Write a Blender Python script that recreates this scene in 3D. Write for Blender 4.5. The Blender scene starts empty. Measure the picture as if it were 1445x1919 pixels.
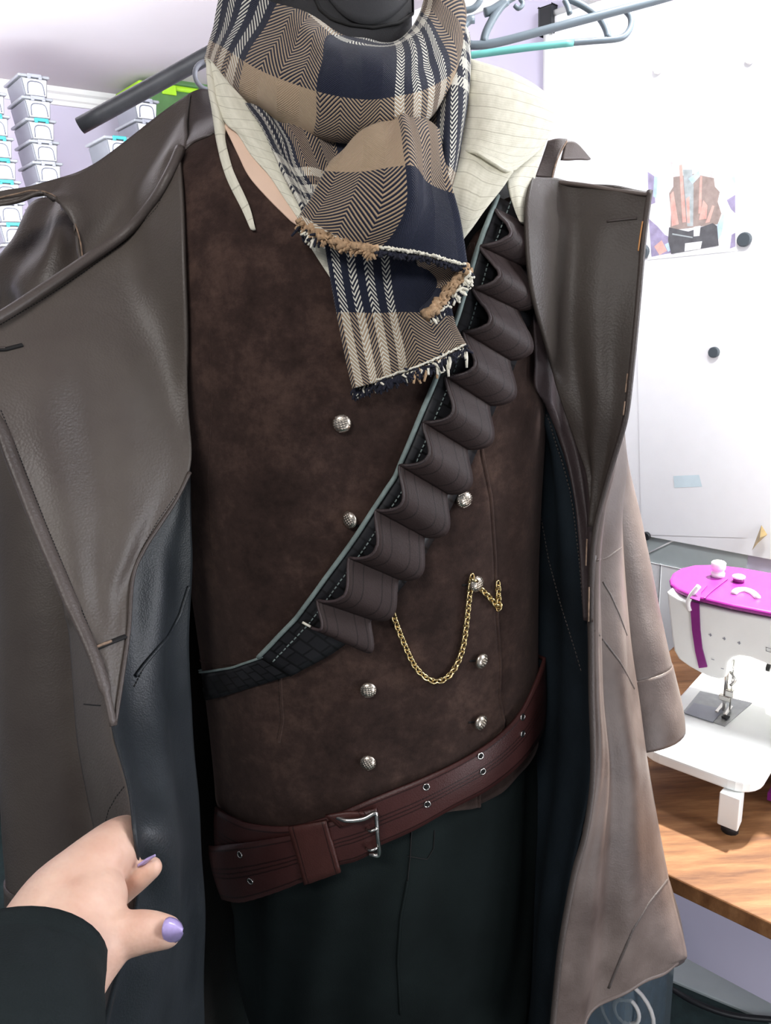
import bpy, bmesh, math, random
from mathutils import Vector as V, Matrix
from mathutils.bvhtree import BVHTree
from mathutils import noise as mnoise
random.seed(7)
SC = bpy.context.scene
COL = SC.collection
R = math.radians
# ------------------------------------------------------------------ camera
IW, IH, FPX = 1445.0, 1919.0, 1386.0
CAM = V((0, 0, 1.45)); PITCH, ROLL = R(16), R(3)
FW = V((0, math.cos(PITCH), -math.sin(PITCH)))
U0 = V((0, math.sin(PITCH), math.cos(PITCH))); R0 = V((1, 0, 0))
RT = R0 * math.cos(ROLL) - U0 * math.sin(ROLL)
UP = R0 * math.sin(ROLL) + U0 * math.cos(ROLL)
cd = bpy.data.cameras.new('camera'); cam = bpy.data.objects.new('camera', cd); COL.objects.link(cam)
cd.sensor_fit = 'VERTICAL'; cd.sensor_height = 36; cd.lens = FPX / IH * 36; cd.clip_start = .01
cam.matrix_world = Matrix(((RT.x, UP.x, -FW.x, CAM.x), (RT.y, UP.y, -FW.y, CAM.y), (RT.z, UP.z, -FW.z, CAM.z), (0, 0, 0, 1)))
SC.camera = cam

def ray(px, py):
    return FW + RT * ((px - IW / 2) / FPX) - UP * ((py - IH / 2) / FPX)
def W(px, py, d):                       # sight line at a measured distance
    return CAM + ray(px, py) * d
def PL(px, py, p0, n):                  # where a sight line meets a plane
    r = ray(px, py); return CAM + r * ((p0 - CAM).dot(n) / r.dot(n))
def G(px, py, z):                       # where a sight line meets a level surface
    return PL(px, py, V((0, 0, z)), V((0, 0, 1)))

# ------------------------------------------------------------------ materials
def lin(c):
    return tuple((x / 255 / 12.92 if x / 255 <= .04045 else ((x / 255 + .055) / 1.055) ** 2.4) for x in c)
class NT:
    def __init__(s, name):
        s.m = bpy.data.materials.new(name); s.m.use_nodes = True; s.t = s.m.node_tree; s.n = s.t.nodes
        s.b = s.n['Principled BSDF']
    def new(s, ty, **k):
        q = s.n.new(ty)
        for a, v in k.items(): setattr(q, a, v)
        return q
    def ln(s, a, b): s.t.links.new(a, b)
    def math(s, op, a, b=None, c=None):
        q = s.new('ShaderNodeMath', operation=op)
        for i, x in enumerate((a, b, c)):
            if x is None: continue
            if isinstance(x, (int, float)): q.inputs[i].default_value = x
            else: s.ln(x, q.inputs[i])
        return q.outputs[0]
    def mix(s, f, a, b):
        q = s.new('ShaderNodeMix', data_type='RGBA')
        for i, x in ((0, f), (6, a), (7, b)):
            if isinstance(x, (int, float)): q.inputs[i].default_value = x
            elif isinstance(x, tuple): q.inputs[i].default_value = (*x[:3], 1)
            else: s.ln(x, q.inputs[i])
        return q.outputs[2]
    def noise(s, co, scale, detail=4, rough=.55):
        q = s.new('ShaderNodeTexNoise'); q.inputs['Scale'].default_value = scale
        q.inputs['Detail'].default_value = detail; q.inputs['Roughness'].default_value = rough
        s.ln(co, q.inputs['Vector']); return q.outputs['Fac']
    def ramp(s, f, stops, interp='LINEAR'):
        q = s.new('ShaderNodeValToRGB'); r = q.color_ramp; r.interpolation = interp
        while len(r.elements) < len(stops): r.elements.new(1.0)
        for e, (p, c) in zip(r.elements, stops): e.position = p; e.color = (*c[:3], 1)
        s.ln(f, q.inputs[0]); return q.outputs[0]
    def bump(s, h, strength, dist=.001, prev=None):
        q = s.new('ShaderNodeBump'); q.inputs['Strength'].default_value = strength; q.inputs['Distance'].default_value = dist
        s.ln(h, q.inputs['Height'])
        if prev: s.ln(prev, q.inputs['Normal'])
        return q.outputs[0]
def obco(k): return k.new('ShaderNodeTexCoord').outputs['Object']
def uvco(k): return k.new('ShaderNodeTexCoord').outputs['UV']
def setb(k, **kw):
    for a, v in kw.items():
        n = a.replace('_', ' ').title() if a not in ('ior',) else 'IOR'
        k.b.inputs[n].default_value = v
def plain(name, col, rough=.5, metal=0., var=.0, scale=30, bstr=0., bscale=200, spec=None, alpha=None, trans=None, coat=None, emit=None):
    k = NT(name); co = obco(k); c = lin(col)
    n = k.noise(co, scale)
    lo = tuple(x * (1 - var) for x in c); hi = tuple(min(1, x * (1 + var)) for x in c)
    k.ln(k.ramp(n, [(.3, lo), (.7, hi)]), k.b.inputs['Base Color'])
    k.b.inputs['Roughness'].default_value = rough; k.b.inputs['Metallic'].default_value = metal
    if spec is not None: k.b.inputs['Specular IOR Level'].default_value = spec
    if alpha is not None: k.b.inputs['Alpha'].default_value = alpha
    if trans is not None: k.b.inputs['Transmission Weight'].default_value = trans
    if coat is not None: k.b.inputs['Coat Weight'].default_value = coat; k.b.inputs['Coat Roughness'].default_value = .15
    if bstr: k.ln(k.bump(k.noise(co, bscale, 3), bstr), k.b.inputs['Normal'])
    return k.m
def leather(name, col, col2=None, rough=.48, grain=520, gstr=.25, mott=7, spec=.45):
    k = NT(name); co = obco(k); c = lin(col); c2 = lin(col2) if col2 else tuple(x * .72 for x in c)
    n1 = k.noise(co, mott, 5, .6)
    base = k.ramp(n1, [(.33, c2), (.66, c)])
    sc = k.noise(co, 60, 2); base = k.mix(k.math('MULTIPLY', k.math('GREATER_THAN', sc, .86), .55), base, lin((190, 150, 120)))
    k.ln(base, k.b.inputs['Base Color'])
    v = k.new('ShaderNodeTexVoronoi'); v.inputs['Scale'].default_value = grain; k.ln(co, v.inputs['Vector'])
    b1 = k.bump(v.outputs['Distance'], gstr, .0008)
    b2 = k.bump(k.noise(co, 26, 4), .22, .004, b1)
    k.ln(b2, k.b.inputs['Normal'])
    k.ln(k.math('MULTIPLY_ADD', n1, .22, rough - .11), k.b.inputs['Roughness'])
    k.b.inputs['Specular IOR Level'].default_value = spec
    return k.m
def suede():
    k = NT('brown suede'); co = obco(k)
    n1 = k.noise(co, 17, 9, .72); n2 = k.noise(co, 110, 5, .75)
    f = k.math('ADD', k.math('MULTIPLY', n1, .7), k.math('MULTIPLY', n2, .3))
    k.ln(k.ramp(f, [(.37, lin((35, 25, 22))), (.5, lin((51, 38, 34))), (.63, lin((74, 57, 50)))]), k.b.inputs['Base Color'])
    k.b.inputs['Roughness'].default_value = .95; k.b.inputs['Specular IOR Level'].default_value = .15
    k.b.inputs['Sheen Weight'].default_value = .25; k.b.inputs['Sheen Roughness'].default_value = .5
    k.b.inputs['Sheen Tint'].default_value = (.6, .45, .4, 1)
    k.ln(k.bump(k.noise(co, 900, 3), .3, .0008, k.bump(n1, .25, .003)), k.b.inputs['Normal'])
    return k.m
def plaid():
    k = NT('checked wool'); uv = k.new('ShaderNodeSeparateXYZ'); k.ln(uvco(k), uv.inputs[0]); u, v = uv.outputs[0], uv.outputs[1]
    tan, blk, wht = lin((176, 154, 128)), lin((35, 39, 55)), lin((228, 225, 212))
    st = [(0, tan), (.333, blk)]
    for i in range(4):
        st += [(.675 + i * .083, wht), (.675 + i * .083 + .043, blk)]
    def band(x):
        f = k.math('FRACT', k.math('DIVIDE', x, 3.0)); return k.ramp(f, st, 'CONSTANT')
    cu, cv = band(u), band(v)
    tri = k.math('ABSOLUTE', k.math('SUBTRACT', k.math('FRACT', k.math('MULTIPLY', u, 1.9)), .5))
    ph = k.math('FRACT', k.math('ADD', k.math('MULTIPLY', v, 17), k.math('MULTIPLY', tri, 10)))
    h = k.math('GREATER_THAN', ph, .47)
    c = k.mix(h, cu, cv)
    ln_ = k.math('ABSOLUTE', k.math('SUBTRACT', k.math('FRACT', k.math('MULTIPLY', ph, 2)), .5))
    sh = k.math('MULTIPLY_ADD', ln_, -.5, 1.0)
    mul = k.new('ShaderNodeMix', data_type='RGBA', blend_type='MULTIPLY'); mul.inputs[0].default_value = .7
    k.ln(c, mul.inputs[6]); k.ln(sh, mul.inputs[7]); k.ln(mul.outputs[2], k.b.inputs['Base Color'])
    k.b.inputs['Roughness'].default_value = .95; k.b.inputs['Specular IOR Level'].default_value = .12
    k.b.inputs['Sheen Weight'].default_value = .15
    k.ln(k.bump(k.math('SUBTRACT', .5, ln_), .6, .0015, k.bump(k.noise(obco(k), 700, 2), .35, .001)), k.b.inputs['Normal'])
    return k.m
def cream():
    k = NT('cream corduroy'); co = uvco(k); s = k.new('ShaderNodeSeparateXYZ'); k.ln(co, s.inputs[0])
    v = k.math('ADD', s.outputs[1], k.math('MULTIPLY', k.noise(co, 4), .02))
    f = k.math('FRACT', k.math('MULTIPLY', v, 9)); l = k.math('LESS_THAN', f, .07)
    f2 = k.math('FRACT', k.math('MULTIPLY', v, 45))
    c = k.mix(k.math('MULTIPLY', l, .6), k.ramp(k.noise(co, 9), [(.3, lin((208, 205, 187))), (.7, lin((226, 223, 206)))]), lin((168, 164, 146)))
    k.ln(c, k.b.inputs['Base Color']); k.b.inputs['Roughness'].default_value = .9; k.b.inputs['Specular IOR Level'].default_value = .2
    k.ln(k.bump(k.math('ABSOLUTE', k.math('SUBTRACT', f2, .5)), .2, .001, k.bump(k.noise(obco(k), 300), .2, .001)), k.b.inputs['Normal'])
    return k.m
def lined(name, col, dark, cuts, rough=.5, axis=0, width=.012):     # leather with stitch rows across uv axis
    k = NT(name); co = uvco(k); s = k.new('ShaderNodeSeparateXYZ'); k.ln(co, s.inputs[0]); x = s.outputs[axis]; y = s.outputs[1 - axis]
    m = None
    for c in cuts:
        q = k.math('LESS_THAN', k.math('ABSOLUTE', k.math('SUBTRACT', x, c)), width)
        m = q if m is None else k.math('MAXIMUM', m, q)
    ob = obco(k); n = k.noise(ob, 30, 4)
    base = k.ramp(n, [(.3, tuple(a * .8 for a in lin(col))), (.7, lin(col))])
    k.ln(k.mix(k.math('MULTIPLY', m, .75), base, lin(dark)), k.b.inputs['Base Color'])
    k.b.inputs['Roughness'].default_value = rough; k.b.inputs['Specular IOR Level'].default_value = .28
    vv = k.new('ShaderNodeTexVoronoi'); vv.inputs['Scale'].default_value = 700; k.ln(ob, vv.inputs['Vector'])
    k.ln(k.bump(k.math('SUBTRACT', 1, m), .8, .0012, k.bump(vv.outputs['Distance'], .15, .0008)), k.b.inputs['Normal'])
    return k.m
def croc():
    k = NT('black embossed leather'); co = uvco(k)
    b = k.new('ShaderNodeTexBrick'); b.inputs['Scale'].default_value = 1; b.inputs['Mortar Size'].default_value = .035
    b.inputs['Brick Width'].default_value = .42; b.inputs['Row Height'].default_value = .3; b.inputs['Mortar Smooth'].default_value = .6
    k.ln(co, b.inputs['Vector'])
    b.inputs['Color1'].default_value = (*lin((33, 33, 36)), 1); b.inputs['Color2'].default_value = (*lin((24, 24, 27)), 1); b.inputs['Mortar'].default_value = (*lin((9, 9, 10)), 1)
    k.ln(b.outputs['Color'], k.b.inputs['Base Color']); k.b.inputs['Roughness'].default_value = .4
    k.ln(k.bump(b.outputs['Fac'], -.9, .002), k.b.inputs['Normal']); 
    return k.m
def wood():
    k = NT('varnished wood'); co = obco(k); mp = k.new('ShaderNodeMapping'); k.ln(co, mp.inputs[0])
    mp.inputs['Rotation'].default_value = (0, 0, R(-38)); mp.inputs['Scale'].default_value = (3, 24, 8)
    n = k.noise(mp.outputs[0], 2.2, 8, .65)
    k.ln(k.ramp(n, [(.3, lin((78, 47, 26))), (.5, lin((112, 76, 46))), (.7, lin((142, 104, 70)))]), k.b.inputs['Base Color'])
    k.b.inputs['Roughness'].default_value = .6; k.b.inputs['Specular IOR Level'].default_value = .25; k.ln(k.bump(n, .15, .002), k.b.inputs['Normal']); return k.m
def skin():
    k = NT('pale skin'); co = obco(k); n = k.noise(co, 35, 4)
    k.ln(k.ramp(n, [(.3, lin((208, 164, 143))), (.7, lin((230, 196, 175)))]), k.b.inputs['Base Color'])
    k.b.inputs['Roughness'].default_value = .5; k.b.inputs['Subsurface Weight'].default_value = .15
    k.b.inputs['Subsurface Radius'].default_value = (.01, .004, .002); k.b.inputs['Subsurface Scale'].default_value = .5
    v = k.new('ShaderNodeTexVoronoi'); v.inputs['Scale'].default_value = 420; k.ln(co, v.inputs['Vector'])
    k.ln(k.bump(v.outputs['Distance'], .12, .0008), k.b.inputs['Normal']); return k.m
M = {}
M['coat'] = leather('worn brown leather', (82, 75, 69), (68, 60, 56))
M['coat_r'] = leather('lighter brown leather', (104, 92, 86), (70, 58, 53), gstr=.12, mott=9)  # lighter, blotchier brown for the coat's right side
M['coat_dark'] = leather('dark brown leather', (72, 64, 60), (56, 49, 47))
M['facing'] = leather('plum brown leather', (66, 54, 55), (52, 43, 44), rough=.55)
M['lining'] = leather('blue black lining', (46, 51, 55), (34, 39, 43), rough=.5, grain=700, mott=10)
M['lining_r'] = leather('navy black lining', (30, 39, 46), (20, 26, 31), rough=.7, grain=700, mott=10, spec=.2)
M['edge'] = leather('coat edge piping', (84, 76, 72), (64, 57, 54))
M['rawedge'] = plain('worn raw edge', (138, 116, 98), .9, var=.5, scale=160)
M['thread'] = plain('black thread', (14, 13, 14), .8, bstr=.4)
M['suede'] = suede(); M['plaid'] = plaid(); M['cream'] = cream()
M['peach'] = plain('peach lining', (222, 192, 170), .85, var=.05)
M['trouser'] = plain('black trouser cloth', (20, 27, 27), .9, var=.25, scale=12, bstr=.3, bscale=900, spec=.15)
M['formblk'] = plain('black jersey', (34, 34, 37), .75, var=.12, bstr=.3, bscale=1200)
M['loop'] = lined('dark brown loop leather', (54, 43, 42), (28, 21, 21), (.1, .3, .68, .88), width=.012, rough=.6)
M['croc'] = croc(); M['croc_edge'] = plain('greenish grey cut edge', (120, 134, 131), .8, var=.25, scale=90)
M['belt'] = lined('red brown belt leather', (70, 40, 38), (30, 15, 14), (.09, .40, .48, .56, .91), axis=0, width=.014, rough=.4)
M['keeper'] = lined('red brown keeper leather', (72, 41, 37), (32, 16, 15), (.12, .88), axis=1, width=.015, rough=.4)
M['steel'] = plain('polished steel', (205, 203, 198), .22, 1., var=.1, bstr=.1)
M['silver'] = plain('antique silver', (210, 200, 186), .3, 1., var=.12)
M['gold'] = plain('gold chain', (222, 200, 148), .25, 1., var=.1)
M['hole'] = plain('eyelet hole', (8, 7, 7), .9)
M['skin'] = skin()
M['nail'] = plain('lilac nail polish', (176, 160, 214), .25, var=.15, scale=200, coat=.6)
M['knit'] = plain('black sleeve fleece', (30, 36, 37), .95, var=.2, scale=20, bstr=.5, bscale=800, spec=.12)
M['ceil'] = plain('ceiling paint', (206, 202, 205), .9, var=.04, scale=2)
M['lav'] = plain('lavender wall paint', (198, 193, 214), .9, var=.03, scale=3)
M['mould'] = plain('white moulding', (228, 230, 230), .7, var=.02)
M['floor'] = plain('dark teal floor covering', (40, 58, 58), .9, var=.25, scale=40, bstr=.4)
M['white'] = plain('white enamel', (240, 240, 240), .4, var=.01)
M['board'] = plain('white board face', (246, 247, 250), .45, var=.01)
M['mplast'] = plain('white machine plastic', (226, 229, 227), .35, var=.02)
M['magenta'] = plain('magenta plastic', (134, 34, 126), .3, var=.05)
M['purple'] = plain('purple plastic', (122, 34, 116), .35, var=.1)
M['grey'] = plain('grey plastic', (135, 138, 148), .45, var=.05)
M['ribgrey'] = plain('smoky plastic rib', (84, 87, 98), .5, var=.05)
M['hang'] = plain('blue grey hanger plastic', (112, 124, 132), .35, var=.06)
M['tealh'] = plain('teal plastic', (104, 178, 170), .4, var=.1)
M['teal'] = plain('teal latch plastic', (44, 140, 144), .4, var=.08)
M['boxbody'] = plain('frosted plastic', (120, 123, 131), .3, var=.05, trans=.25)
M['boxfront'] = plain('overlit front plastic', (186, 188, 194), .25, var=.1, scale=40)  # paler than the body: overexposure of the box fronts put into the colour
M['lid'] = plain('clear grey lid', (150, 154, 160), .3, var=.06, trans=.2)
M['pipe'] = plain('grey galvanised pipe', (98, 100, 104), .5, .35, var=.15, scale=40, bstr=.1)
M['black'] = plain('black plastic', (28, 30, 34), .5, var=.1)
M['darkgrey'] = plain('charcoal magnet', (70, 78, 84), .5, var=.05)
M['lime'] = plain('lime green plastic', (160, 214, 40), .35, var=.06)
M['greenclear'] = plain('green tinted plastic', (96, 142, 84), .3, var=.2, scale=20, trans=.35)
M['tile'] = plain('grey green tile', (176, 186, 186), .5, var=.03)
M['wood'] = wood(); M['orange'] = plain('orange pine board', (176, 100, 60), .5, var=.2, scale=18)
M['metaldk'] = plain('brushed plate', (150, 152, 152), .35, .8, var=.15, scale=50)
M['clear'] = plain('clear bin plastic', (190, 206, 214), .15, trans=.75, var=.02)
M['blue'] = plain('blue printed film', (84, 122, 150), .4, var=.3, scale=30)
M['bluecloth'] = plain('blue cloth', (60, 74, 128), .9, var=.3, scale=30, bstr=.5)
M['wcloth'] = plain('white cloth', (226, 224, 220), .9, var=.05, bstr=.5)
M['red'] = plain('red card', (184, 60, 56), .6, var=.05)
M['gilt'] = plain('gold foil paper', (176, 152, 104), .4, .3, var=.2)
M['bluepaper'] = plain('pale blue paper', (214, 232, 240), .7, var=.05)
for nm, c in (('p_pale', (236, 236, 244)), ('p_brown', (158, 142, 136)), ('p_pink', (226, 172, 162)), ('p_dark', (92, 92, 96)), ('p_violet', (160, 150, 182)), ('p_blue', (186, 212, 234)), ('p_grey', (172, 180, 182)), ('p_fade', (222, 212, 210))):
    M[nm] = plain('poster ink ' + nm[2:], c, .5, var=.2, scale=60)

# ------------------------------------------------------------------ objects
def link(o, parent=None):
    COL.objects.link(o)
    if parent is not None:
        o.parent = parent; o.matrix_parent_inverse = Matrix.Translation(WPOS.get(parent.name, V((0, 0, 0)))).inverted()
    return o
WPOS = {}
def tag(o, label, cat, group=None, kind=None):
    o['label'] = label; o['category'] = cat
    if group: o['group'] = group
    if kind: o['kind'] = kind
    return o
def thing(name, loc, label, cat, group=None):
    o = bpy.data.objects.new(name, None); COL.objects.link(o); o.location = loc; o.empty_display_size = .02
    WPOS[o.name] = V(loc); tag(o, label, cat, group); return o
def obj(name, verts, faces, mat, parent=None, uvs=None, smooth=True, thick=0, off=0, bevel=0, sub=0, midx=None):
    me = bpy.data.meshes.new(name); me.from_pydata([tuple(v) for v in verts], [], faces)
    for m in (mat if isinstance(mat, list) else [mat]): me.materials.append(m)
    if uvs:
        L = me.uv_layers.new(name='UVMap')
        for lp in me.loops: L.data[lp.index].uv = uvs[lp.vertex_index]
    me.polygons.foreach_set('use_smooth', [smooth] * len(me.polygons))
    if midx: me.polygons.foreach_set('material_index', midx)
    me.update()
    o = bpy.data.objects.new(name, me); link(o, parent)
    if bevel:
        b = o.modifiers.new('bevel', 'BEVEL'); b.width = bevel; b.segments = 3; b.limit_method = 'ANGLE'; b.angle_limit = R(40)
    if sub: s = o.modifiers.new('sub', 'SUBSURF'); s.levels = sub; s.render_levels = sub
    if thick:
        s = o.modifiers.new('solid', 'SOLIDIFY'); s.thickness = thick; s.offset = off
    return o
def bmobj(name, bm, mat, parent=None, **k):
    bm.verts.ensure_lookup_table(); bm.verts.index_update()
    vs = [v.co.copy() for v in bm.verts]; fs = [[v.index for v in f.verts] for f in bm.faces]; bm.free()
    return obj(name, vs, fs, mat, parent, **k)
def cr(p0, p1, p2, p3, t):
    return .5 * ((2 * p1) + (p2 - p0) * t + (2 * p0 - 5 * p1 + 4 * p2 - p3) * t * t + (3 * p1 - p0 - 3 * p2 + p3) * t ** 3)
def resample(pts, n):
    m = len(pts); out = []
    for i in range(n):
        x = i / (n - 1) * (m - 1); k = min(int(x), m - 2); t = x - k
        out.append(cr(pts[max(k - 1, 0)] if k > 0 else 2 * pts[0] - pts[1], pts[k], pts[k + 1], pts[k + 2] if k + 2 < m else 2 * pts[-1] - pts[-2], t))
    return out
def smoothpath(pts, n):                 # evenly spaced
    d = resample(pts, max(80, n * 6)); L = [0]
    for a, b in zip(d, d[1:]): L.append(L[-1] + (b - a).length)
    out = []; j = 0
    for i in range(n):
        s = L[-1] * i / (n - 1)
        while j < len(L) - 2 and L[j + 1] < s: j += 1
        t = (s - L[j]) / max(1e-9, L[j + 1] - L[j]); out.append(d[j].lerp(d[j + 1], min(1, t)))
    return out
BV = {}
def grid(name, P, mat, parent=None, uv=(0, 1, 0, 1), thick=.002, fold=None, key=None, off=0, skew=0.):
    nv, nu = len(P), len(P[0]); vs = []; uvs = []; fs = []
    if fold:
        Q = [r[:] for r in P]
        for j in range(nv):
            for i in range(nu):
                du = P[j][min(i + 1, nu - 1)] - P[j][max(i - 1, 0)]; dv = P[min(j + 1, nv - 1)][i] - P[max(j - 1, 0)][i]
                n = du.cross(dv)
                if n.length < 1e-10: continue
                n.normalize()
                if n.dot(CAM - P[j][i]) < 0: n = -n
                Q[j][i] = P[j][i] + n * fold(i / (nu - 1), j / (nv - 1))
        P = Q
    for j in range(nv):
        for i in range(nu):
            vs.append(P[j][i]); uvs.append((uv[0] + (uv[1] - uv[0]) * i / (nu - 1), uv[2] + (uv[3] - uv[2]) * j / (nv - 1) + skew * (.5 - i / (nu - 1))))
    for j in range(nv - 1):
        for i in range(nu - 1):
            a = j * nu + i; fs.append((a, a + nu, a + nu + 1, a + 1))
    if key: BV[key] = BVHTree.FromPolygons([tuple(v) for v in vs], fs)
    return obj(name, vs, fs, mat, parent, uvs=uvs, thick=thick, off=off)
def patchP(rows, nu, nv):
    rr = [resample([W(*p) for p in r], nu) for r in rows]
    cols = [resample([r[i] for r in rr], nv) for i in range(nu)]
    return [[cols[i][j] for i in range(nu)] for j in range(nv)]
def lift(P, clear):                      # keep a cloth outside the dressed body, easing the shift over its neighbours
    nv, nu = len(P), len(P[0]); D = [[0.] * nu for _ in range(nv)]
    for j in range(nv):
        for i in range(nu):
            d = P[j][i] - CAM; L = d.length; h = BV['body'].ray_cast(CAM, d / L)
            if h[0] is not None and L - h[3] < .12: D[j][i] = max(0., L - h[3] + clear)
    E = [r[:] for r in D]
    for _ in range(30):
        F = [r[:] for r in E]
        for j in range(nv):
            for i in range(nu):
                q = [E[y][x] for y, x in ((j - 1, i), (j + 1, i), (j, i - 1), (j, i + 1)) if 0 <= y < nv and 0 <= x < nu]
                F[j][i] = max(D[j][i], sum(q) / len(q))
        E = F
    return [[P[j][i] - (P[j][i] - CAM).normalized() * E[j][i] for i in range(nu)] for j in range(nv)]
def patch(name, rows, mat, parent=None, nu=28, nv=40, clear=None, **k):
    P = patchP(rows, nu, nv)
    return grid(name, lift(P, clear) if clear is not None else P, mat, parent, **k)
def cast(key, px, py, off=0.):
    r = ray(px, py).normalized(); h = BV[key].ray_cast(CAM, r)
    if h[0] is None:
        best = None
        for d in [.4 + i * .01 for i in range(70)]:
            q = BV[key].find_nearest(CAM + r * d)
            if best is None or q[3] < best[3]: best = q
        h = best
    n = h[1] if h[1].dot(r) < 0 else -h[1]
    return h[0] + n * off, n
def tubemesh(pts, rad, n=8, closed=False, caps=True, flat=1., upv=None):
    m = len(pts); vs = []; fs = []; prev = None
    for i, p in enumerate(pts):
        t = (pts[(i + 1) % m] - pts[i - 1]) if closed else (pts[min(i + 1, m - 1)] - pts[max(i - 1, 0)])
        t = t.normalized() if t.length > 1e-9 else V((0, 0, 1))
        if prev is None:
            a = upv if upv is not None else (V((0, 0, 1)) if abs(t.z) < .9 else V((1, 0, 0)))
        else: a = prev
        a = (a - t * a.dot(t))
        a = a.normalized() if a.length > 1e-6 else t.orthogonal().normalized()
        prev = a; b = t.cross(a); r = rad[i] if isinstance(rad, (list, tuple)) else rad
        for k in range(n):
            w = 2 * math.pi * k / n; vs.append(p + a * (math.cos(w) * r * flat) + b * (math.sin(w) * r))
    L = m if closed else m - 1
    for i in range(L):
        for k in range(n):
            q = (i + 1) % m; fs.append((i * n + k, i * n + (k + 1) % n, q * n + (k + 1) % n, q * n + k))
    if caps and not closed:
        fs.append(tuple(range(n - 1, -1, -1))); fs.append(tuple((m - 1) * n + k for k in range(n)))
    return vs, fs
def tube(name, pts, rad, mat, parent=None, n=8, closed=False, caps=True, smoothn=0, flat=1., upv=None):
    if smoothn: pts = smoothpath(pts, smoothn)
    vs, fs = tubemesh(pts, rad, n, closed, caps, flat, upv); return obj(name, vs, fs, mat, parent)
def ltube(name, pp, rad, mat, parent=None, s=24, clear=.016, **k):
    q = smoothpath([W(*p) for p in pp], s); return tube(name, lift([q], clear)[0], rad, mat, parent, **k)
def wtube(name, pp, rad, mat, parent=None, s=24, **k):
    return tube(name, [W(*p) for p in pp], rad, mat, parent, smoothn=s, **k)
def on(key, pp, off): return [cast(key, x, y, off)[0] for x, y in pp]
def seam(name, key, pp, rad, mat, parent, off=.001, s=30, **k):
    q = []
    for (a, b) in zip(pp, pp[1:]):
        for i in range(6): t = i / 6; q.append((a[0] + (b[0] - a[0]) * t, a[1] + (b[1] - a[1]) * t))
    q.append(pp[-1]); return tube(name, on(key, q, off), rad, mat, parent, smoothn=s, **k)
def stitches(name, key, pp, rad, mat, parent, step=6, off=.001):
    vs, fs = [], []
    pts = []
    for (a, b) in zip(pp, pp[1:]):
        L = math.hypot(b[0] - a[0], b[1] - a[1]); m = max(1, int(L / step))
        for i in range(m): pts.append(((a[0] + (b[0] - a[0]) * i / m, a[1] + (b[1] - a[1]) * i / m), (a[0] + (b[0] - a[0]) * (i + .62) / m, a[1] + (b[1] - a[1]) * (i + .62) / m)))
    for a, b in pts:
        v, f = tubemesh([cast(key, *a, off)[0], cast(key, *b, off)[0]], rad, 5); o = len(vs); vs += v; fs += [tuple(x + o for x in q) for q in f]
    return obj(name, vs, fs, mat, parent)
def boxbm(bm, c, s, ax=None, bev=0.):
    X, Y, Z = ax or (V((1, 0, 0)), V((0, 1, 0)), V((0, 0, 1))); c = V(c)
    q = bmesh.ops.create_cube(bm, size=1.0); vs = q['verts']
    for v in vs: v.co = c + X * (v.co.x * s[0]) + Y * (v.co.y * s[1]) + Z * (v.co.z * s[2])
    if bev:
        es = list({e for v in vs for e in v.link_edges}); bmesh.ops.bevel(bm, geom=es, offset=bev, segments=3, affect='EDGES', profile=.5)
def box(name, c, s, mat, parent=None, ax=None, bev=0., **k):
    bm = bmesh.new(); boxbm(bm, c, s, ax, bev); return bmobj(name, bm, mat, parent, smooth=False, **k)
def prism(name, front, depthv, mat, parent=None, bevel=0., smooth=False):
    n = len(front); vs = [p.copy() for p in front] + [p + depthv for p in front]
    fs = [tuple(range(n)), tuple(range(2 * n - 1, n - 1, -1))] + [(i, i + n, (i + 1) % n + n, (i + 1) % n) for i in range(n)]
    fs = [tuple(reversed(f)) for f in fs]
    o = obj(name, vs, fs, mat, parent, smooth=smooth, bevel=bevel)
    bm = bmesh.new(); bm.from_mesh(o.data); bmesh.ops.recalc_face_normals(bm, faces=bm.faces); bm.to_mesh(o.data); bm.free(); return o
def lathe(name, prof, mat, parent=None, n=20, loc=V((0, 0, 0)), axis=V((0, 0, 1)), smooth=True, uv=False):
    a = axis.normalized(); x = a.orthogonal().normalized(); y = a.cross(x); vs = []; fs = []
    for (r, h) in prof:
        for k in range(n):
            w = 2 * math.pi * k / n; vs.append(loc + a * h + x * (r * math.cos(w)) + y * (r * math.sin(w)))
    m = len(prof)
    for i in range(m - 1):
        for k in range(n): fs.append((i * n + k, i * n + (k + 1) % n, (i + 1) * n + (k + 1) % n, (i + 1) * n + k))
    fs.append(tuple(range(n - 1, -1, -1))); fs.append(tuple((m - 1) * n + k for k in range(n)))
    return obj(name, vs, fs, mat, parent, smooth=smooth)
def struct(o): o['kind'] = 'structure'; return o

# ================================================================== THE ROOM
BW_D = V((math.sin(R(50)), math.cos(R(50)), 0)); BW_P = W(100, 300, 2.5); BW_N = V((BW_D.y, -BW_D.x, 0))
RW_D = V((-math.sin(R(45)), math.cos(R(45)), 0)); RW_P = W(1300, 700, 1.7); RW_N = V((-RW_D.y, RW_D.x, 0))
CEIL = 2.18
def flat2(p): return V((p.x, p.y, 0))
def isect(p, d, q, e):
    det = d.x * -e.y + e.x * d.y; r = q - p; t = (r.x * -e.y + e.x * r.y) / det; return p + d * t
COR = isect(flat2(BW_P), BW_D, flat2(RW_P), RW_D)
BL = flat2(BW_P) - BW_D * 1.3; RR = flat2(RW_P) - RW_D * 1.9
def wallquad(name, a, b, z0, z1, n, t, mat):
    return prism(name, [V((a.x, a.y, z0)), V((b.x, b.y, z0)), V((b.x, b.y, z1)), V((a.x, a.y, z1))], n * -t, mat)
struct(wallquad('wall_back', BL, COR, 0, CEIL, BW_N, .1, M['lav']))
struct(wallquad('wall_right', COR, RR, 0, CEIL, RW_N, .1, M['lav']))
fl = [V((-2.6, -1.0, 0)), V((2.6, -1.0, 0)), V((2.6, 3.6, 0)), V((-2.6, 3.6, 0))]
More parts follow.
